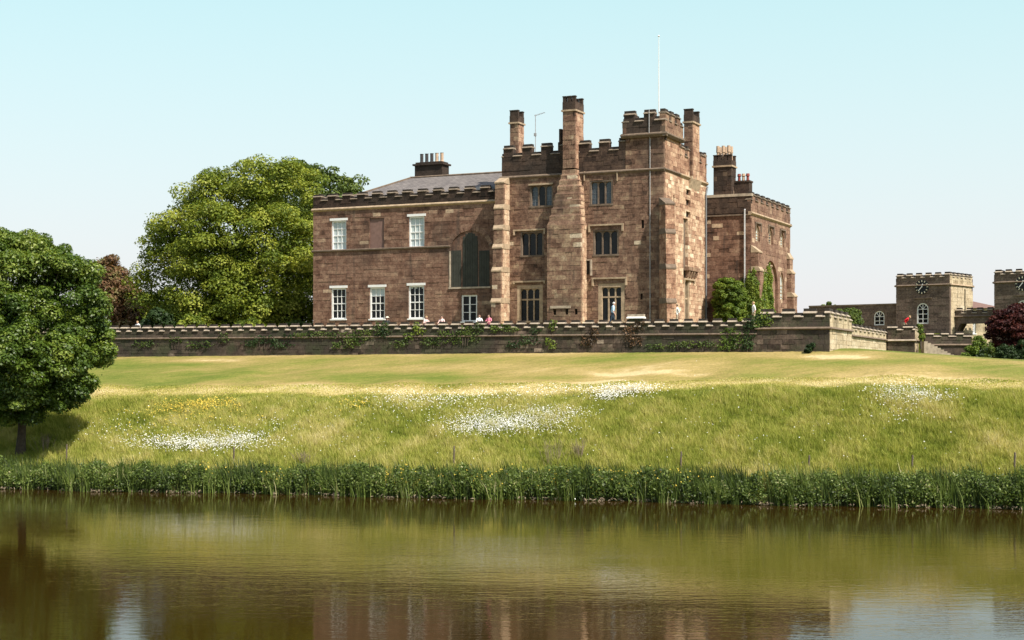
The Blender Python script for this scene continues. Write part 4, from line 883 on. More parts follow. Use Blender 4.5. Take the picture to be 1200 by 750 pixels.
def unit(a): return a / np.maximum(np.linalg.norm(a, axis=-1, keepdims=True), 1e-6)
def leafs(P, Nn, size, aspect=.62):
    """diamond leaves at P facing Nn"""
    n = len(P); r_ = unit(rng.normal(size=(n, 3))); a = unit(np.cross(Nn, r_)); b_ = np.cross(Nn, a)
    s_ = (size * rng.uniform(.65, 1.35, n))[:, None]
    fold = Nn * s_ * .12
    V = np.stack([P - a * s_ * .5, P + b_ * s_ * .5 * aspect + fold, P + a * s_ * .5, P - b_ * s_ * .5 * aspect + fold], 1)
    return V
def leaf_obj(name, P, Nn, size, mat, tones, parent=None, kind=None, aspect=.62):
    V = leafs(P, Nn, size, aspect); q = np.arange(len(P) * 4).reshape(-1, 4)
    return poly_obj(name, V, q, [mat], tones, parent, kind)
def clump_points(C, rad, n, flat=.6, shell=.55, up=.5):
    """C (k,3), rad (k,), n leaves per clump -> positions, normals"""
    k = len(C); d_ = unit(rng.normal(size=(k, n, 3))); d_[..., 2] = np.abs(d_[..., 2]) * np.where(rng.random((k, n)) < .75, 1, -.6)
    rr = (shell + (1 - shell) * rng.random((k, n)) ** .6)[..., None] * rad[:, None, None]
    P = d_ * rr; P[..., 2] *= flat; P += C[:, None, :]
    Nn = unit(d_ * .8 + np.array([0, 0, up]) + rng.normal(size=(k, n, 3)) * .45)
    return P.reshape(-1, 3), Nn.reshape(-1, 3)
def tree(name, label, cat, base, blobs, leaf, mat, per, clump_r=(.7, 1.3), n_sub=1.0, flat=.6, trunk_r=.5, fork=.3, inner=4000, bark='bark', group=None, zs=.85, tb=0.0, limbs=14):
    """blobs: (x,y,z,r) relative world coordinates; sub-clumps are spread over each blob"""
    root = empty(name, base, 0, label, cat, group); B = np.array(blobs, float); Bx = B[:, :3] - np.array(base)
    Cs, Rs = [], []
    for (x, y, z), r_ in zip(Bx, B[:, 3]):
        n = max(5, int(n_sub * 7.0 * (r_ / np.mean(clump_r)) ** 2 * .55)); d_ = unit(rng.normal(size=(n, 3))); d_[:, 2] = np.where(d_[:, 2] < -.8, -d_[:, 2], d_[:, 2])
        rc = rng.uniform(*clump_r, n); q_ = np.array([x, y, z]) + d_ * (r_ * rng.uniform(.86, 1.12, n) - rc * .5)[:, None] * np.array([1, 1, zs]); Cs.append(q_); Rs.append(rc)
    C_ = np.concatenate(Cs); R_ = np.concatenate(Rs)
    # drop clumps that lie deep inside other blobs
    dd = np.min([np.linalg.norm((C_ - b_) / np.array([1, 1, zs]), axis=1) / r_ for b_, r_ in zip(Bx, B[:, 3])], axis=0); keep = dd > .55; C_, R_ = C_[keep], R_[keep]
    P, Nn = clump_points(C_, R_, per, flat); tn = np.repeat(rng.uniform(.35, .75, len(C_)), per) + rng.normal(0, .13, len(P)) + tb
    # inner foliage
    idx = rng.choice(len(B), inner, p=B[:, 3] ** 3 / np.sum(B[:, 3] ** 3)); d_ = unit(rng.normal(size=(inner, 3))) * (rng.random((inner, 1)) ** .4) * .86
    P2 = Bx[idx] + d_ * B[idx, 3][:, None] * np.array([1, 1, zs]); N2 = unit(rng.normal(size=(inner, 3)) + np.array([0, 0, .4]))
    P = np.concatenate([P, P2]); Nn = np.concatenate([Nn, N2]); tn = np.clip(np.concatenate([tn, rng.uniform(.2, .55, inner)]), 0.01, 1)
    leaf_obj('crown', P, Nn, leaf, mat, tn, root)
    # trunk and limbs
    mb = MB(); top = Bx[:, 2].max() * .62; cx_, cy_ = np.average(Bx[:, 0], weights=B[:, 3]) * .35, np.average(Bx[:, 1], weights=B[:, 3]) * .35; hf = max(.8, top * fork)
    mb.tube([(0, 0, -.3), (0, 0, .25), (cx_ * .2, cy_ * .2, hf * .6), (cx_ * .4, cy_ * .4, hf), (cx_ * .8, cy_ * .8, top * .7), (cx_, cy_, top)], [trunk_r * 1.5, trunk_r * 1.1, trunk_r * .9, trunk_r * .8, trunk_r * .45, trunk_r * .15], 10)
    mb.build('trunk', bark, root)
    sel = rng.choice(len(C_), min(limbs * 3, len(C_)), replace=False)
    for i, k in enumerate(sel[:limbs * 3]):
        e = Vector(C_[k]); s0 = random.uniform(.5, 1.0); st_ = Vector((cx_ * .4, cy_ * .4, hf)) .lerp(Vector((cx_ * .9, cy_ * .9, top * .85)), random.random() ** 1.3)
        if e.z < st_.z: st_.z = max(hf * .8, e.z * .7)
        mid = st_.lerp(e, .5) + Vector((random.uniform(-.4, .4), random.uniform(-.4, .4), random.uniform(.1, .7))); r0 = trunk_r * random.uniform(.2, .42) if i < limbs else trunk_r * .15
        l_ = MB(); l_.tube([st_, st_.lerp(mid, .5) + Vector((0, 0, .15)), mid, mid.lerp(e, .6), e], [r0, r0 * .8, r0 * .6, r0 * .35, r0 * .12], 6); l_.build('limb', bark, root)
    return root
def pxb(px, py, rpx, Y): return (xat(px, Y), Y, zat(py, Y), rpx / F * Y)

# great sycamore left of the castle
Ys_ = 142
bl_ = [(300, 232, 44, 0), (344, 238, 44, 3), (250, 222, 26, -2), (212, 272, 34, -1), (252, 285, 48, -4), (318, 296, 55, -4), (188, 318, 27, 0), (232, 345, 42, -3), (288, 352, 46, -5), (350, 345, 42, -2), (368, 288, 36, 3), (182, 352, 24, 1), (200, 368, 26, -3), (240, 372, 26, -5), (285, 374, 24, -5), (325, 372, 26, -4), (357, 370, 22, -2), (275, 320, 40, 4), (225, 310, 34, 4), (222, 240, 26, 0), (190, 287, 26, 1), (174, 300, 15, 0), (180, 260, 15, 0), (170, 325, 16, 0), (340, 320, 40, 4), (168, 335, 18, 0), (172, 372, 14, 0), (262, 205, 15, 0), (182, 268, 17, 0), (205, 250, 16, -1), (238, 215, 15, -2), (330, 210, 24, -3), (310, 215, 28, -4)]
blb = [pxb(a, b_, c_, Ys_ + e_) for a, b_, c_, e_ in bl_]
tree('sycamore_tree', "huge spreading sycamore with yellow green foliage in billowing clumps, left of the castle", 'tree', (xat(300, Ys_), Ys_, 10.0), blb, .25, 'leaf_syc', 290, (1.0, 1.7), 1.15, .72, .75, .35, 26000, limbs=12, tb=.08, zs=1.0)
Yt = 168
tree('lime_tree', "loose dark green tree whose top shows between the sycamore and the slate roof", 'tree', (xat(380, Yt), Yt, 10.0), [pxb(355, 232, 46, Yt), pxb(392, 225, 26, Yt), pxb(412, 218, 15, Yt + 2), pxb(345, 212, 24, Yt), pxb(420, 228, 13, Yt), pxb(385, 205, 12, Yt), pxb(404, 204, 8, Yt), pxb(380, 250, 40, Yt)], .36, 'leaf_mid', 120, (.8, 1.4), .8, .7, .5, .3, 2500, limbs=10)
Yc = 150
tree('copper_tree', "reddish bronze leaved tree between the dark left tree and the sycamore", 'tree', (xat(135, Yc), Yc, 10.0), [pxb(125, 345, 30, Yc), pxb(128, 316, 15, Yc), pxb(108, 322, 16, Yc), pxb(142, 358, 24, Yc - 1), pxb(120, 372, 30, Yc - 2), pxb(150, 378, 24, Yc - 2), pxb(136, 334, 22, Yc), pxb(152, 350, 18, Yc), pxb(114, 308, 9, Yc), pxb(131, 305, 8, Yc), pxb(158, 364, 18, Yc), pxb(100, 318, 12, Yc)], .26, 'leaf_copper', 170, (.6, 1.1), 1.1, .75, .35, .25, 3000, limbs=8)
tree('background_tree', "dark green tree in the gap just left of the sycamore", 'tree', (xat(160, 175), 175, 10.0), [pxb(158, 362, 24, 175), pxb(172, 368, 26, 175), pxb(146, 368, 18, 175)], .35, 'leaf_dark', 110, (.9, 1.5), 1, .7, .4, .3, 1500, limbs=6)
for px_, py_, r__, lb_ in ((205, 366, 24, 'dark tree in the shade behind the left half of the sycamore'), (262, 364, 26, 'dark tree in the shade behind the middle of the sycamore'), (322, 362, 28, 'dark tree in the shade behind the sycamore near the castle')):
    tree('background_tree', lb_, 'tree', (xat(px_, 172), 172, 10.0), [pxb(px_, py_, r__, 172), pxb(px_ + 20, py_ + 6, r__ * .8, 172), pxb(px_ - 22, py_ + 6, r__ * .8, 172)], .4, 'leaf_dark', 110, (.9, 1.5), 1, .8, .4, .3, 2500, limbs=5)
# near tree at the left edge
Yn = 98.0; xb_ = xat(24, Yn)
bn = [(20, 335, 62, 0), (68, 352, 56, -1), (35, 400, 66, -2), (92, 398, 42, 0), (64, 440, 46, -1), (10, 455, 44, -1), (-35, 385, 75, 0), (38, 312, 36, 1), (108, 380, 24, 0), (-5, 305, 34, 0), (85, 332, 26, 1), (108, 415, 22, 0), (45, 462, 34, -2), (88, 450, 20, -1), (100, 356, 18, 0), (18, 290, 16, 0), (-60, 440, 60, 0), (124, 400, 14, 0), (20, 472, 26, -3), (60, 470, 18, -3), (90, 462, 16, -2), (-25, 455, 36, -2), (75, 425, 30, -4), (20, 425, 40, -5), (88, 470, 12, -2), (118, 432, 14, -1), (30, 462, 28, -4), (26, 482, 20, -3), (48, 484, 14, -3), (-4, 480, 24, -3), (72, 482, 11, -2), (130, 385, 10, 0), (30, 283, 12, 0), (2, 282, 14, 0), (78, 300, 13, 0)]
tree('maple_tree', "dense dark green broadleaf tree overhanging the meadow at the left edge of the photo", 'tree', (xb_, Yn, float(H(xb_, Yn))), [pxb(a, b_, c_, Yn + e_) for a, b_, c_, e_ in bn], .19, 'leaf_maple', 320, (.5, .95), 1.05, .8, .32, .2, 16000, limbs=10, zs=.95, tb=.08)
# undergrowth below the sycamore
def shrub(name, label, cat, base, blobs, leaf, mat, per, cr, group=None, n_sub=1.1, inner=800, tb=0):
    root = empty(name, base, 0, label, cat, group); B = np.array(blobs, float); Bx = B[:, :3] - np.array(base); Cs = []; Rs = []
    for (x, y, z), r_ in zip(Bx, B[:, 3]):
        n = max(6, int(n_sub * 4 * (r_ / np.mean(cr)) ** 2)); d_ = unit(rng.normal(size=(n, 3))); rc = rng.uniform(*cr, n); Cs.append(np.array([x, y, z]) + d_ * (np.maximum(r_ - rc * .5, .1))[:, None]); Rs.append(rc)
    C_ = np.concatenate(Cs); R_ = np.concatenate(Rs); P, Nn = clump_points(C_, R_, per, .8); tn = np.repeat(rng.uniform(.3, .7, len(C_)), per) + rng.normal(0, .12, len(P)) + tb
    idx = rng.integers(0, len(B), inner); P2 = Bx[idx] + unit(rng.normal(size=(inner, 3))) * (rng.random((inner, 1)) ** .4 * .85) * B[idx, 3][:, None]
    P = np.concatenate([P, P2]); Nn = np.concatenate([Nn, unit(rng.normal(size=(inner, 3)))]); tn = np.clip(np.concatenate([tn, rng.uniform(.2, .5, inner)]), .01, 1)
    leaf_obj('foliage', P, Nn, leaf, mat, tn, root)
    mb = MB()
    for (x, y, z) in Bx[:5]: mb.tube([(x * .2, y * .2, -.1), (x * .6, y * .6, max(.2, z * .5)), (x, y, max(.3, z))], [.07, .05, .02], 5)
    mb.build('stem', 'bark', root); return root
def gl(px, Y, z=None): return (xat(px, Y), Y, z)
for px, py, r_, Yq, mt, lb in ((185, 372, 16, 136, 'leaf_dark', "dark shrub at the left foot of the sycamore"), (222, 372, 12, 133, 'leaf_syc', "sunlit yellow green shrub below the sycamore, nearest its left side"), (215, 366, 9, 133, 'leaf_syc', None), (262, 376, 16, 138, 'leaf_dark', "dark shrub in the shade under the middle of the sycamore"), (292, 374, 10, 133, 'leaf_syc', "sunlit yellow green shrub under the sycamore, nearer the castle"), (330, 374, 18, 138, 'leaf_dark', "dark shrub between the sycamore trunk and the castle corner"), (350, 372, 9, 134, 'leaf_mid', "small mid green shrub beside the castle corner")):
    if lb: shrub('shrub', lb, 'shrub', (xat(px, Yq), Yq, UP), [(xat(px, Yq), Yq, UP + r_ / F * Yq * .8, r_ / F * Yq), (xat(px + 9, Yq), Yq + .5, UP + r_ / F * Yq * .6, r_ / F * Yq * .8), (xat(px - 9, Yq), Yq + .3, UP + r_ / F * Yq * .6, r_ / F * Yq * .7)], .26, mt, 90, (.35, .6), 'shrubs under the sycamore')
# rounded bush against the east range, ivy on its corner
Yb = CA.w(CA.x(853, 9.8), 9.8)[1]
shrub('rounded_bush', "rounded clipped bush against the dark wall between tower and east range", 'bush', (xat(854, Yb), Yb, UP), [pxb(854, 343, 18, Yb), pxb(853, 360, 19, Yb), pxb(856, 374, 19, Yb), pxb(866, 350, 11, Yb)], .17, 'leaf_ivy', 260, (.22, .42), inner=2500, tb=.12)
def ivy(label, face_w, regions, leaf=.15, mat='leaf_ivy', dens=150, depth=.28, cat='ivy', name='climbing_ivy', frame=CA, tb=0.0, base=None, w0=0.0):
    """regions: (u, z, ru, rz) ellipses on a wall face; face_w(u,w,z)->world"""
    b0 = base or face_w(regions[0][0], .05, UP); root = empty(name, b0, 0, label, cat); Ps, Ns, T = [], [], []
    n0 = np.array(face_w(0, 1, 0)) - np.array(face_w(0, 0, 0))
    for (u, z, ru, rz) in regions:
        n = int(dens * ru * rz * math.pi) + 20; r_ = np.sqrt(rng.random(n)); a = rng.random(n) * 2 * math.pi; uu = u + ru * r_ * np.cos(a) * (1 + .25 * np.sin(a * 5 + u)); zz = z + rz * r_ * np.sin(a) * (1 + .25 * np.cos(a * 4 + z)); ww = rng.random(n) * depth * (1.1 - r_ * .7) * (.6 + .4 * np.sin(uu * 4) * np.cos(zz * 3.4)) + .03 + w0
        Ps.append(np.array([face_w(p, q_, k) for p, q_, k in zip(uu, ww, zz)])); T.append(.45 + .2 * np.sin(uu * 3.1 + zz * 2) + rng.normal(0, .13, n) + tb)
    P = np.concatenate(Ps) - np.array(b0); Nn = unit(n0 * 1.0 + rng.normal(size=P.shape) * .55 + np.array([0, 0, .35]))
    leaf_obj('foliage', P, Nn, leaf, mat, np.clip(np.concatenate(T), .01, 1), root)
    mb = MB(); u, z, ru, rz = regions[0]; zl_ = min(r_[1] - r_[3] for r_ in regions)
    for k in range(3): p0 = Vector(face_w(u + (k - 1) * ru * .3, .04, max(zl_, 7.9))) - Vector(b0); p1 = Vector(face_w(u + (k - 1) * ru * .5, .06, z + rz * .5)) - Vector(b0); mb.tube([p0, p0.lerp(p1, .5) + Vector((.05, 0, 0)), p1], [.04, .03, .015], 5)
    mb.build('stem', 'bark', root); return root
def on(frame, face): return lambda u, w, z: (lambda q: (*frame.w(q[0], q[1]), q[2]))(face(u, w, z))
cE1 = on(CA, fE1); yq = lambda px: CA.y(px, EX1) - (TD + .1)
ivy("bright green ivy climbing the sunlit corner of the east range", cE1, [(yq(884), zE(350, 884), 1.1, 1.9), (yq(886), zE(335, 886), 1.0, 1.2), (yq(893.5), zE(340, 893), .75, 1.9), (yq(884), zE(366, 884), 1.8, 1.5), (yq(894), zE(362, 893), 1.3, 1.6), (yq(892), zE(322, 890), .6, .8)], dens=330, depth=.5, leaf=.18, mat='leaf_ivy', tb=.25, w0=.5)
fE0w = on(CA, fE0)
ivy("bright green ivy swathing the corner buttress of the east range beside the pipe", fE0w, [(CA.x(878.5, d), CA.z(352, EX1, d), .55, 2.0), (CA.x(883, d), CA.z(342, EX1, d), .55, 1.6), (CA.x(880, d), CA.z(367, EX1, d), .9, 1.1), (CA.x(888, d), CA.z(362, EX1, d), .7, 1.2)], dens=380, depth=.5, leaf=.18, mat='leaf_ivy', tb=.3, w0=.1)
ivy("dark ivy in the shaded corner beside the white pipe of the east range", fE0w, [(CA.x(870, d) , CA.z(355, EX1, d), .6, 1.6), (CA.x(875, d), CA.z(368, EX1, d), .7, 1.2)], mat='leaf_dark', dens=200)
# growth on the terrace wall
fWw = on(WALL, Face(0, 0, 0))
def onwall(px, py): x = WALL.x(px); return x, WALL.z(py, x, 0)
IV = [("large green creeper hanging over the terrace wall below the rounded bush", [(856, 395, 9, 12), (862, 402, 10, 8), (848, 404, 8, 6)], 'leaf_ivy', .05),
      ("dark tall creeper covering the terrace wall joint left of the bastion", [(878, 392, 6, 17), (882, 378, 7, 8), (890, 374, 9, 7), (876, 404, 6, 8)], 'leaf_dark', .3),
      ("yellow green creeper spilling over the terrace wall at the bastion step", [(893, 372, 10, 7), (888, 380, 7, 6), (900, 378, 6, 4)], 'leaf_ivy', .2),
      ("long leafy creeper along the top of the terrace wall under the left wing", [(372, 392, 18, 4), (400, 393, 14, 4), (425, 392, 14, 6), (446, 386, 9, 8), (352, 393, 10, 3)], 'leaf_mid', .0),
      ("patch of green climbers low on the terrace wall below the left sash window", [(408, 402, 12, 6), (418, 399, 8, 6), (395, 405, 6, 4)], 'leaf_mid', .1),
      ("upright dark green plant topping the terrace wall beneath the second sash window", [(452, 384, 5, 8), (450, 392, 8, 5)], 'leaf_dark', .1),
      ("pale green sprig on the terrace wall below the third sash window", [(488, 382, 4, 5), (492, 388, 7, 5), (480, 394, 6, 4)], 'leaf_ivy', .25),
      ("bushy growth at the coping between the pink visitor and the chimney breast", [(590, 384, 10, 4), (578, 386, 6, 4), (600, 386, 8, 3)], 'leaf_mid', .15),
      ("mixed climbers below the white french window", [(545, 388, 8, 6), (556, 392, 8, 9), (535, 396, 7, 8), (562, 384, 6, 5)], 'leaf_mid', .0),
      ("small bright green plant on the coping below the chimney breast", [(648, 379, 4, 4), (647, 384, 3, 3)], 'leaf_ivy', .3),
      ("yellowish weed low on the terrace wall below the chimney breast", [(647, 404, 5, 5), (642, 400, 3, 4)], 'leaf_ivy', .25),
      ("brownish creeper on the terrace wall under the loose coping slab", [(738, 390, 9, 8), (748, 382, 7, 6), (744, 400, 8, 6)], 'leaf_copper', -.1),
      ("purplish plant on the terrace wall below the bottom right window", [(690, 398, 8, 8), (696, 390, 5, 6)], 'leaf_copper', -.2),
      ("scattered creeper at the left end of the terrace wall", [(205, 398, 10, 3), (170, 403, 14, 4), (235, 404, 16, 4), (262, 396, 7, 6)], 'leaf_mid', -.05),
      ("green creeper on the terrace wall below the sycamore trunk", [(310, 398, 16, 5), (330, 404, 12, 4), (292, 403, 9, 4), (340, 394, 8, 3)], 'leaf_dark', .2),
      ("low weeds at the foot of the terrace wall below the corner buttress", [(800, 404, 16, 4), (770, 406, 10, 3), (825, 403, 10, 4)], 'leaf_mid', .1),
      ("sparse creeper on the middle of the terrace wall right of the sash windows", [(508, 400, 14, 5), (520, 391, 8, 4), (470, 403, 10, 4)], 'leaf_mid', -.1),
      ("thin dark creeper on the terrace wall below the first tower window", [(620, 398, 12, 6), (605, 404, 9, 4), (628, 388, 7, 3)], 'leaf_dark', .25)]
for lb, regs, mt, tb in IV:
    rr = []
    for px, py, a, b_ in regs:
        u, z = onwall(px, py); Yq = WALL.w(u, 0)[1]; rr.append((u, z, a / F * Yq * 1.2, b_ / F * Yq * 1.12))
    ivy(lb, fWw, rr, mat=mt, tb=tb, leaf=.14, dens=105, depth=.25, cat='creeper', name='wall_creeper', base=fWw(rr[0][0], .05, 8.4))
for px, w_, h_, lb, mt in ((980 - 4, 0, 0, None, None),):
    pass
for px, r_, lb in ((947, 5, "small dark shrub at the foot of the bastion wall"),):
    u = WALL.x(px, -.4); X_, Y_ = WALL.w(u, -.4); zz = float(H(X_, Y_)); rw_ = r_ / F * Y_; shrub('shrub', lb, 'shrub', (X_, Y_, zz), [(X_, Y_, zz + rw_ * .8, rw_), (X_ + .3, Y_, zz + rw_ * 1.6, rw_ * .6)], .13, 'leaf_dark', 60, (.12, .2), inner=200)
# right-hand garden
Yr = 121.0
tree('red_acer', "dark red leaved ornamental tree in front of the right clock tower", 'tree', (xat(1185, Yr), Yr, 7.6), [pxb(1180, 378, 20, Yr), pxb(1200, 376, 22, Yr), pxb(1170, 388, 16, Yr), pxb(1190, 396, 24, Yr), pxb(1215, 392, 24, Yr), pxb(1195, 365, 12, Yr), pxb(1176, 405, 12, Yr), pxb(1166, 378, 10, Yr), pxb(1196, 410, 18, Yr), pxb(1178, 410, 12, Yr), pxb(1210, 405, 16, Yr)], .2, 'leaf_red', 170, (.4, .75), 1.2, .6, .16, .3, 3000, limbs=8)
gr_ = [(1147, 402, 8, 'leaf_ivy', "yellow green shrub at the end of the low garden wall"), (1158, 409, 8, 'leaf_mid', "mid green shrub below the red tree, left side"), (1152, 414, 8, 'leaf_dark', "dark shrub between the garden wall end and the red tree"), (1178, 416, 12, 'leaf_dark', "very dark shrub beneath the red tree"), (1198, 412, 13, 'leaf_dark', "green shrub beneath the red tree at the photo edge"), (1212, 398, 12, 'leaf_copper', "orange brown shrub beside the red tree at the photo edge"), (1136, 409, 5, 'leaf_ivy', "small bright shrub against the low garden wall")]
for px, py, r_, mt, lb in gr_:
    Yq = 118.0; X_ = xat(px, Yq); zz = float(H(X_, Yq)); q_ = pxb(px, py, r_, Yq); shrub('shrub', lb, 'shrub', (X_, Yq, zz), [q_, (q_[0] + .4, Yq + .3, max(zz + .3, q_[2] - .5), q_[3] * .9), (q_[0] - .4, Yq - .2, max(zz + .3, q_[2] - .6), q_[3] * .8)], .15, mt, 60, (.2, .4), 'shrubs in the garden by the clock towers', inner=700)
Yh = 136.0
shrub('hedge', "dark green hedge showing above the sunlit bastion wall", 'hedge', (xat(985, Yh), Yh, 9.5), [pxb(x_, 366 + 5, 9, Yh) for x_ in (976, 984, 992, 999)] + [pxb(996, 376, 12, Yh), pxb(1004, 378, 6, Yh)], .2, 'leaf_mid', 90, (.3, .5), inner=2500)
tree('distant_tree', "small distant tree top just above the bastion parapet", 'tree', (xat(972, 230), 230, 9), [pxb(972, 358, 4, 230), pxb(966, 361, 4, 230), pxb(977, 361, 4, 230)], .4, 'leaf_mid', 50, (.3, .6), 1, .8, .15, .5, 150, limbs=4)
shrub('flowering_shrub', "bright green shrub beside the pier at the top of the steps", 'shrub', (xat(1079, 127), 127, 9.0), [pxb(1079, 388, 3.5, 127), pxb(1078, 382, 3, 127), pxb(1080, 396, 3, 127)], .13, 'leaf_ivy', 60, (.15, .25), inner=200)

# ------------------------------------------------------------------ meadow, fringe, flowers
def blades(name, X, Y, h, w, lean, mat, tones, zoff=0.0, segs=2):
    n = len(X); Z = H(X, Y) + zoff; a = rng.random(n) * 2 * math.pi; wd = np.stack([np.cos(a), np.sin(a), 0 * a], -1) * (w / 2)[:, None]
    b_ = rng.random(n) * 2 * math.pi; ln = np.stack([np.cos(b_), np.sin(b_), 0 * b_], -1) * (lean * h)[:, None] + np.array([-.10, .05, 0]) * h[:, None]
    P = np.stack([X, Y, Z], -1); up = np.array([0, 0, 1.0])
    m_ = P + ln * .35 + up * (h * .6)[:, None]; tp = P + ln + up * h[:, None]
    V = np.stack([P - wd, P + wd, m_ + wd * .8, m_ - wd * .8, tp + wd * .12, tp - wd * .12], 1)
    base = np.arange(n)[:, None] * 6; q = np.concatenate([base + np.array([0, 1, 2, 3]), base + np.array([3, 2, 4, 5])], 1).reshape(-1, 4)
    return poly_obj(name, V, q, [mat], np.repeat(np.clip(tones, .01, 1), 2), None, 'stuff')
def sn(X, Y, k, s_):  # smooth pseudo-noise
    return (np.sin(X * k + s_) * np.sin(Y * k * 1.3 + s_ * 2.1) + .6 * np.sin(X * k * 2.1 + Y * k * 1.1 + s_ * 3) + .4 * np.sin(X * k * 3.7 - Y * k * 2.9 + s_)) / 2
n = 560000
X = rng.uniform(-46, 50, n * 2); v = rng.uniform(.04, .64, n * 2); vb = vbound(X); keep = (v < vb - .012 + .045 * sn(X, X * 0, 1.1, 3) * .6 + rng.normal(0, .008, n * 2)) & (np.abs(X) < (Yshore(X) + v * 26) * .50 + 1)
X, v = X[keep][:n], v[keep][:n]; vb = vbound(X); Y = Yshore(X) + v * (Ywall(X) - Yshore(X))
big_ = sn(X, Y, .45, 1.0); sm = sn(X, Y, 1.9, 4.0)
h = (.42 + .14 * big_ + .12 * sm) * rng.uniform(.5, 1.25, len(X)) * np.interp(vb - v, [-.02, .01, .07], [.22, .4, 1]); tf_ = sn(X + .6 * Y, Y, 3.3, 5.0); h = np.maximum(h * (1 + .45 * tf_), .07)
T = .44 + .17 * big_ + .10 * sm + .13 * tf_ + rng.normal(0, .12, len(X)) + np.interp(X, [-30, -12, -5, 10, 20, 30], [-.02, .10, .07, .02, -.02, .04]) - .07 * (sn(X, Y, 3.1, 2) > .45)
blades('meadow_grass', X, Y, h, rng.uniform(.012, .032, len(X)), rng.uniform(.1, .6, len(X)), 'grass', T)
# lawn turf near the crest
n = 120000; X = rng.uniform(-46, 50, n); vb = vbound(X); v = vb - .01 + rng.random(n) ** 1.7 * .12; Y = Yshore(X) + v * (Ywall(X) - Yshore(X))
T = np.clip(.45 + .25 * sn(X * .5, Y * 2, .5, 2) + np.exp(-((v - vb - .04) / .05) ** 2) * .4 + rng.normal(0, .1, n), 0, 1)
blades('lawn_turf', X, Y, rng.uniform(.03, .08, n), rng.uniform(.03, .06, n), rng.uniform(.2, .8, n), 'grass', T)
# leafy fringe at the water's edge
n = 190000; X = rng.uniform(-46, 50, n); v = rng.uniform(-.012, .085, n); Ys = Yshore(X); Y = Ys + v * 26
hh = (.84 + .36 * sn(X, X * .3, .8, 2) + .26 * sn(X, X * .1, 2.3, 5) + .16 * sn(X, Y * .6, 4.7, 3)) * np.interp(X, [-36, -24, -5, 15, 24, 33], [1.0, 1.0, 1.12, 1.0, 1.25, 1.25])
zt = H(X, Y) + hh * (1.25 - 2.5 * np.maximum(v - .03, 0) * 4) * rng.uniform(.8, 1.12, n); Z0 = np.maximum(H(X, Y), .02); r_ = rng.random(n) ** .75; Z = Z0 + (zt - Z0) * r_
patch = sn(X, X * .4, 2.6, 7) * .7 + .5 * sn(X, Z * 2, .9, 3)
P = np.stack([X + rng.normal(0, .05, n), Y - .25 * np.sin(r_ * 3.1) * (v < .02), Z], -1); Nn = unit(rng.normal(size=(n, 3)) * .7 + np.array([0, -.4, .6]))
keepm = patch > .0 - .55 * rng.random(n)
T = .46 + .22 * patch + rng.normal(0, .17, n) + .10 * (r_ > .8)
leaf_obj('bank_foliage', P[keepm], Nn[keepm], .145, 'reed', np.clip(T[keepm], .01, 1), None, 'stuff', aspect=.55)
n = 36000; X = rng.uniform(-46, 50, n); keep = (sn(X, X * .2, 1.3, 9) + rng.normal(0, .35, n)) > -.15; X = X[keep]; n = len(X); v = rng.uniform(-.015, .07, n); Y = Yshore(X) + v * 26
blades('reeds', X, Y, rng.uniform(.7, 1.5, n) * np.interp(X, [-36, 33], [1, 1.15]), rng.uniform(.025, .055, n), rng.uniform(.05, .3, n), 'reed', .42 + rng.normal(0, .2, n), zoff=0)
n = 22000; X = rng.uniform(-46, 50, n); keep = (sn(X, X * .2, 2.1, 4) + .6 * sn(X, X * 0, .7, 1) + rng.normal(0, .2, n)) > .42; X = X[keep]; n = len(X); v = rng.uniform(-.022, .012, n); Y = Yshore(X) + v * 26
blades('iris_leaves', X, Y, rng.uniform(.6, 1.35, n), rng.uniform(.03, .055, n), rng.uniform(.05, .45, n), 'reed', .70 + rng.normal(0, .12, n), zoff=0)
n = 2600; X = rng.uniform(-36, 33, n); keep = (sn(X, X * .2, 1.7, 6) + rng.normal(0, .4, n)) > .1; X = X[keep]; n = len(X); v = rng.uniform(-.02, -.002, n); Y = Yshore(X) + v * 26; P = np.stack([X, Y, np.maximum(H(X, Y), 0) + rng.uniform(.02, .16, n)], -1)
leaf_obj('bank_litter', P, unit(rng.normal(size=(n, 3)) * .5 + np.array([0, -.5, .8])), .22, 'straw', None, None, 'stuff', aspect=.22)
# flowers
def flowers(name, patches, mat, size, zup=.42):
    PX, PY = [], []
    for px, py, sx, sy, n in patches: PX.append(rng.normal(px, sx, n)); PY.append(rng.normal(py, sy, n))
    X, Y = hit(np.concatenate(PX), np.concatenate(PY)); k = len(X); Z = H(X, Y) + zup * rng.uniform(.8, 1.25, k)
    N_ = unit(rng.normal(size=(k, 3)) * .35 + np.array([.1, -.35, .8])); a = unit(np.cross(N_, rng.normal(size=(k, 3)))); b_ = np.cross(N_, a); s_ = (size * rng.uniform(.7, 1.3, k))[:, None]
    V = np.stack([np.stack([X, Y, Z], -1) + (a * math.cos(t_) + b_ * math.sin(t_)) * s_ / 2 for t_ in np.arange(6) * math.pi / 3], 1)
    return poly_obj(name, V, np.arange(k * 6).reshape(-1, 6), [mat], None, None, 'stuff')
flowers('white_flowers', [(600, 500, 34, 6.5, 2600), (640, 489, 26, 4, 900), (560, 507, 22, 5, 800), (722, 464, 20, 4, 750), (745, 460, 16, 2.5, 400), (712, 470, 8, 3, 300), (238, 525, 38, 4.5, 2000), (280, 519, 18, 4, 500), (190, 522, 28, 6, 350), (1055, 467, 18, 6, 750), (1085, 471, 20, 4, 450), (1050, 490, 25, 6, 100), (510, 478, 40, 8, 500), (480, 472, 30, 5, 260), (560, 470, 40, 4, 260), (620, 540, 300, 30, 120), (860, 500, 150, 25, 140), (150, 510, 40, 12, 160), (400, 500, 60, 18, 140), (650, 462, 35, 3, 200), (300, 505, 60, 5, 120)], 'daisy', .062, .36)
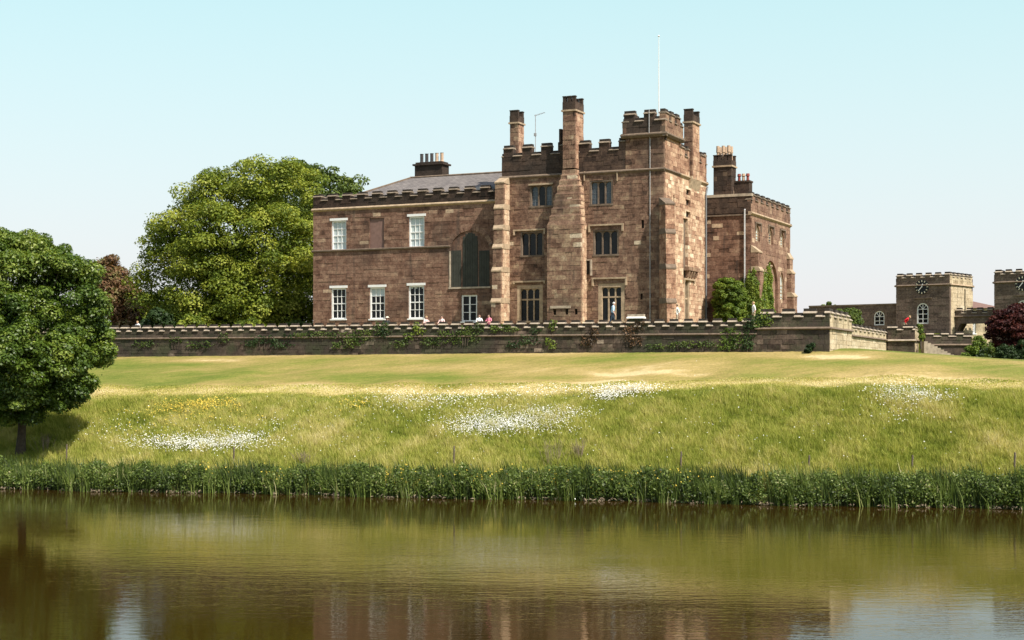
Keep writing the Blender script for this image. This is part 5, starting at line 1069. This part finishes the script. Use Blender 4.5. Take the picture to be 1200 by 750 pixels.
flowers('yellow_flowers', [(225, 483, 22, 4, 520), (250, 479, 14, 3, 260), (210, 490, 30, 5, 150), (420, 480, 14, 4, 80), (200, 500, 50, 12, 120)], 'butter', .085, .40)
k = 420; X = rng.choice([-18, -14, -6.5, -4.2, -2.5, 5.5, 8.4, 9.6, -1, 2], k) + rng.normal(0, .7, k); v = rng.uniform(-.01, .05, k); Y = Yshore(X) + v * 26; Z = H(X, Y) + rng.uniform(.4, 1.35, k)
N_ = unit(rng.normal(size=(k, 3)) * .5 + np.array([0, -.6, .5])); a = unit(np.cross(N_, rng.normal(size=(k, 3)))); b_ = np.cross(N_, a)
V = np.stack([np.stack([X, Y, Z], -1) + (a * math.cos(t_) + b_ * math.sin(t_)) * (.06 if i_ % 2 else .03) for i_, t_ in enumerate(np.arange(6) * math.pi / 3)], 1); poly_obj('yellow_iris_flowers', V, np.arange(k * 6).reshape(-1, 6), ['butter'], None, None, 'stuff')
# dead stems standing in the meadow
for i, (px, pyb, hpx, w_, lb) in enumerate(((648, 545, 32, 1.0, "clump of pale dead stems rising from the bank right of centre, the largest"), (678, 540, 24, .5, "thin pale dead stems just right of the largest clump"), (52, 530, 22, .7, "dead brown stems in the tree shade at the left"), (360, 545, 16, .8, "low pale seed stems above the bank under the third window"))):
    X_, Y_ = hit([px], [pyb]); X_, Y_ = float(X_[0]), float(Y_[0]); zz = float(H(X_, Y_)); mb = MB(); hm = hpx / F * Y_
    for k in range(26):
        dx, dy = random.gauss(0, w_ * .4), random.gauss(0, w_ * .3); hk = hm * random.uniform(.6, 1.1); mb.tube([(dx * .6, dy * .6, -.05), (dx, dy, hk * .6), (dx * 1.3 + random.gauss(0, .08), dy, hk)], [.012, .010, .006], 4)
        for b__ in range(2): z_ = hk * random.uniform(.5, .9); mb.tube([(dx, dy, z_), (dx + random.gauss(0, .12), dy + random.gauss(0, .1), z_ + .18)], [.007, .004], 4)
    so_ = mb.build('dead_stems', 'straw'); so_.location = (X_, Y_, zz); tag(so_, lb, 'dead stems', 'dead stems in the meadow')
# fence posts along the bank
for px, pt, pb, lb in ((78, 522, 545, "old fence post at the left in the tree shade"), (274, 524, 546, "thin fence post behind the left white flowers"), (532, 524, 548, "weathered fence post standing below the large white flower patch"), (798, 531, 550, "fence post in the bank right of the dead stems"), (948, 535, 552, "short fence post on the bank below the right clock tower's wing"), (1069, 534, 552, "fence post on the bank below the right daisies"), (1189, 532, 558, "tall fence post near the right edge of the photo")):
    X_, Y_ = hit([px], [pb]); X_, Y_ = float(X_[0]), float(Y_[0]); zz = float(H(X_, Y_)); hm = (pb - pt) / F * Y_
    root = empty('fence_post', (X_, Y_, zz), random.uniform(-.3, .3), lb, 'fence post', 'fence posts along the bank')
    mb = MB(); mb.tube([(0, 0, -.3), (0, 0, hm * .5), (.02, 0, hm), (.02, 0, hm + .03)], [.055, .052, .05, .03], 7); mb.build('post', 'wood', root)
    mb = MB(); mb.tube([(.05, -.06, hm * .8), (.05, -.06, hm * .86)], [.012, .012], 5); mb.build('staple', 'metal', root)

# ------------------------------------------------------------------ people
SK = {}
def pmat(name, col, r_=.8):
    if name not in M: M[name] = plain(name, col, r_, var=.12, scale=12)
    return name
pmat('skin', (.55, .33, .25), .6); pmat('shoe', (.04, .035, .03)); pmat('hair_grey', (.55, .53, .50)); pmat('hair_dark', (.05, .03, .02)); pmat('hair_fair', (.40, .27, .13)); pmat('eye', (.02, .015, .01), .3); pmat('lip', (.40, .16, .14))
def person(label, px, Y, floor, face_deg, top, legs, hair='hair_dark', H_=1.72, lean=0.0, stride=0.0, arms='down', bare=True, group=None, hat=None):
    s = H_ / 1.72; J = []; E = []; Lb = []
    def j(p, r, par=None, lab=None):
        J.append((Vector(p) * s, r * s)); k = len(J) - 1
        if par is not None: E.append((par, k)); Lb.append(lab)
        return k
    def tl(x, z, y=0.0):     # torso lean about the hips
        a = lean; dz = z - .93; return (x * math.cos(a) + dz * math.sin(a), y, .93 - x * math.sin(a) + dz * math.cos(a))
    pel = j((0, 0, .93), .145)
    bel = j(tl(.01, 1.10), .13, pel, 'top'); chs = j(tl(0, 1.30), .15, bel, 'top'); nk0 = j(tl(-.01, 1.43), .075, chs, 'top'); nk = j(tl(.0, 1.50), .052, nk0, 'skin')
    ch = j(tl(.025, 1.555), .070, nk, 'skin'); hd = j(tl(.02, 1.62), .094, ch, 'skin'); cr = j(tl(.0, 1.675), .062, hd, 'skin')
    j(tl(.135, 1.60), .012, hd, 'skin')
    for sg in (-1, 1): j(tl(.01, 1.605, sg * .10), .014, hd, 'skin')
    for sg in (-1, 1):
        sx = stride * sg
        hp = j((0, sg * .09, .86), .095, pel, 'legs'); kn = j((sx * .45 + .03, sg * .10, .49), .062, hp, 'legs'); an = j((sx - .02, sg * .10, .09 + (.05 if sx < 0 else 0)), .042, kn, 'legs')
        ts = j((sx + .08, sg * .11, .045), .038, an, 'shoe'); j((sx + .16, sg * .115, .035), .028, ts, 'shoe')
        sh = j(tl(0, 1.40, sg * .17), .068, nk0, 'top')
        if arms == 'down': el, wr_ = tl(-.05 - sx * .3, 1.13, sg * .22), tl(.04 - sx * .7, .89, sg * .22)
        elif arms == 'rail': el, wr_ = tl(.12, 1.16, sg * .25), (.40 * math.cos(0) + math.sin(lean) * .3, sg * .16, 1.16)
        else: el, wr_ = tl(-.10, 1.15, sg * .25), tl(.12, 1.02, sg * .15)
        e1_ = j(el, .046, sh, 'top'); w_ = j(wr_, .030, e1_, 'skin' if bare else 'top'); d_ = (Vector(wr_) - Vector(el)).normalized()
        pal = j(Vector(wr_) + d_ * .06, .034, w_, 'skin')
        if arms == 'rail': d_ = Vector((.8, 0, -.6))
        sd_ = Vector((.7, 0, .3)) if abs(d_.z) > .6 else Vector((0, 1, 0))
        for q, (o_, L_) in enumerate(((-.027, .065), (-.009, .078), (.009, .073), (.027, .058))):
            k0 = j(Vector(wr_) + d_ * .10 + sd_ * o_, .010, pal, 'skin'); k1 = j(Vector(wr_) + d_ * (.10 + L_ * .5) + sd_ * o_ + Vector((.006, -sg * .008, 0)), .009, k0, 'skin'); j(Vector(wr_) + d_ * (.10 + L_ * .9) + sd_ * o_ + Vector((.012, -sg * .024, 0)), .0075, k1, 'skin')
        t0 = j(Vector(wr_) + d_ * .05 - sd_ * .04 + Vector((0, -sg * .012, 0)), .012, pal, 'skin'); j(Vector(wr_) + d_ * .09 - sd_ * .055 + Vector((0, -sg * .02, 0)), .009, t0, 'skin')
    me = bpy.data.meshes.new('skel'); me.from_pydata([p for p, r in J], E, []); ob = bpy.data.objects.new('skel', me); COL.objects.link(ob)
    ob.modifiers.new('s', 'SKIN'); 
    for i, sv_ in enumerate(me.skin_vertices[0].data): sv_.radius = (J[i][1], J[i][1]); sv_.use_root = (i == 0)
    ob.modifiers.new('u', 'SUBSURF').levels = 1
    dg_ = bpy.context.evaluated_depsgraph_get(); bmesh_ = bpy.data.meshes.new_from_object(ob.evaluated_get(dg_)); bpy.data.objects.remove(ob)
    cols = {'skin': 0, 'top': 1, 'legs': 2, 'shoe': 3}; bmesh_.materials.clear()
    for k in ('skin', top, legs, 'shoe'): bmesh_.materials.append(M[k])
    segs = [(J[a][0], J[b_][0], cols[l_], (J[a][1] + J[b_][1]) / 2) for (a, b_), l_ in zip(E, Lb)]
    for p in bmesh_.polygons:
        c_ = p.center; best = None
        for a, b_, m_, r_ in segs:
            ab = b_ - a; t_ = max(0, min(1, (c_ - a).dot(ab) / max(ab.length_squared, 1e-9))); d_ = (c_ - a - ab * t_).length - r_ * .8
            if best is None or d_ < best[0]: best = (d_, m_)
        p.material_index = best[1]; p.use_smooth = True
    X_ = xat(px, Y); root = empty('person', (X_, Y, floor), R(face_deg), label, 'person', group)
    bo = bpy.data.objects.new('body', bmesh_); COL.objects.link(bo); bo.parent = root
    hv = J[hd][0]; hm = MB(); vs = []; n1, n2 = 8, 14
    for i in range(n1 + 1):
        for k in range(n2):
            th = math.pi * .62 * i / n1; ph = 2 * math.pi * k / n2; r_ = .108 * s; fr_ = math.cos(ph) > .3
            thm = th * (.62 if fr_ else 1.0); vs.append(hv + Vector((r_ * 1.05 * math.sin(thm) * math.cos(ph) - .012, r_ * math.sin(thm) * math.sin(ph), r_ * math.cos(thm) + .012)))
    hm.add(vs, [(i * n2 + k, i * n2 + (k + 1) % n2, (i + 1) * n2 + (k + 1) % n2, (i + 1) * n2 + k) for i in range(n1) for k in range(n2)]); hm.build('hair', hair, root)
    fm = MB()
    for sg in (-1, 1): e = hv + Vector((.088, sg * .034, .0)) * s; fm.box(e.x, e.x + .012, e.y - .013, e.y + .013, e.z - .007, e.z + .007)
    fm.build('eyes', 'eye', root); fm = MB(); e = hv + Vector((.083, 0, -.055)) * s; fm.box(e.x, e.x + .012, -.025, .025, e.z - .007, e.z + .007); fm.build('mouth', 'lip', root)
    if hat:
        q = MB(); q.tube([hv + Vector((0, 0, .05)), hv + Vector((0, 0, .065)), hv + Vector((0, 0, .08)), hv + Vector((0, 0, .15))], [.17, .17, .105, .085], 14); q.build('hat', hat, root)
    return root
pmat('pink_top', (.75, .22, .30)); pmat('pale_pink_top', (.78, .55, .52)); pmat('white_top', (.80, .78, .75)); pmat('blue_shirt', (.38, .55, .68)); pmat('navy_trousers', (.02, .035, .06)); pmat('red_jacket', (.60, .015, .03)); pmat('beige_trousers', (.42, .35, .26)); pmat('dark_top', (.03, .035, .035)); pmat('denim', (.08, .11, .17)); pmat('straw_hat', (.75, .70, .58))
def wy(px, off): # distance of a spot "off" metres behind the terrace wall on the sight line of px
    u = WALL.x(px, off); return WALL.w(u, off)[1]
G = 'visitors along the terrace wall'
person("person in white top at the far left of the terrace wall under the trees", 162, wy(162, .8), TF, -100, 'white_top', 'beige_trousers', 'hair_fair', 1.56, .25, arms='rail', group=G)
person("person in dark top with pale hat at the terrace wall below the second sash window", 454, wy(454, .8), TF, -95, 'dark_top', 'denim', 'hair_dark', 1.60, .12, arms='rail', hat='straw_hat', group=G)
person("person in pale pink top at the terrace wall below the third sash window", 499, wy(499, .8), TF, -60, 'pale_pink_top', 'beige_trousers', 'hair_fair', 1.64, .15, arms='rail', group=G)
person("person in pale top at the terrace wall left of the white french window", 518, wy(518, .8), TF, -110, 'pale_pink_top', 'denim', 'hair_dark', 1.66, .08, arms='rail', group=G)
person("person in white top just right of the white french window", 561.5, wy(561.5, .8), TF, -80, 'white_top', 'denim', 'hair_dark', 1.70, .05, arms='rail', group=G)
person("person in bright pink top beside the tower's left buttress", 573.5, wy(573.5, .8), TF, -120, 'pink_top', 'navy_trousers', 'hair_dark', 1.70, .12, arms='rail', group=G)
person("grey haired person in light blue shirt walking past the lower right tower window", 717.5, 111.6, UP, -5, 'blue_shirt', 'navy_trousers', 'hair_grey', 1.76, .16, .22)
person("dark haired person in white shirt by the side door of the tower", 793.5, 115.0, UP, 200, 'white_top', 'beige_trousers', 'hair_dark', 1.72, .05, .12)
person("fair haired person in white shirt standing by the ivy of the east range", 883.5, 109.8, UP, 190, 'white_top', 'beige_trousers', 'hair_fair', 1.70, .05)
fc = MB(); fc.prism([(L2 + 1.6, 10.3), (L2 + 20, 10.3), (L2 + 20, 6), (L2 + 1.6, 6)], -.4, 4.5, lambda p, q, a: (*WALL.w(a, p), q)); fo = fc.build('forecourt_ground', 'ground'); fo['kind'] = 'structure'
at = fo.data.attributes.new('lawn', 'FLOAT', 'POINT'); at.data.foreach_set('value', np.ones(len(fo.data.vertices), np.float32))
person("stooping person in bright red jacket behind the pier below the left clock tower", 1059.5, 134.8, 10.35, -20, 'red_jacket', 'beige_trousers', 'hair_fair', 1.78, .75, arms='bend', bare=False)

# parked car behind the sunlit wall
Yk = 137.0; kr = empty('parked_car', (xat(1008, Yk), Yk, 9.55), R(15), "dark green parked car whose roof shows above the sunlit wall", 'car')
q = MB(); q.prism([(-2.0, .35), (-2.05, .75), (-1.9, .92), (-1.0, 1.0), (.9, .98), (1.85, .82), (2.05, .65), (2.0, .35)], -.82, .82, lambda p, q_, a: (p, a, q_)); q.prism([(-1.35, .98), (-.75, 1.42), (.25, 1.45), (1.0, .98)], -.70, .70, lambda p, q_, a: (p, a, q_)); q.build('car_body', 'carpaint', kr)
q = MB()
for sg in (-1, 1): q.prism([(-1.15, 1.02), (-.70, 1.36), (.20, 1.38), (.75, 1.02)], sg * .70, sg * .715, lambda p, q_, a: (p, a, q_))
q.build('side_window', 'glass', kr)
for x_ in (-1.3, 1.3):
    for sg in (-1, 1): q = MB(); q.tube([(x_, sg * .84, .32), (x_, sg * .66, .32)], .32, 16); q.tube([(x_, sg * .85, .32), (x_, sg * .80, .32)], .18, 12, mi=1); q.build('wheel', ['tyre', 'metal'], kr)
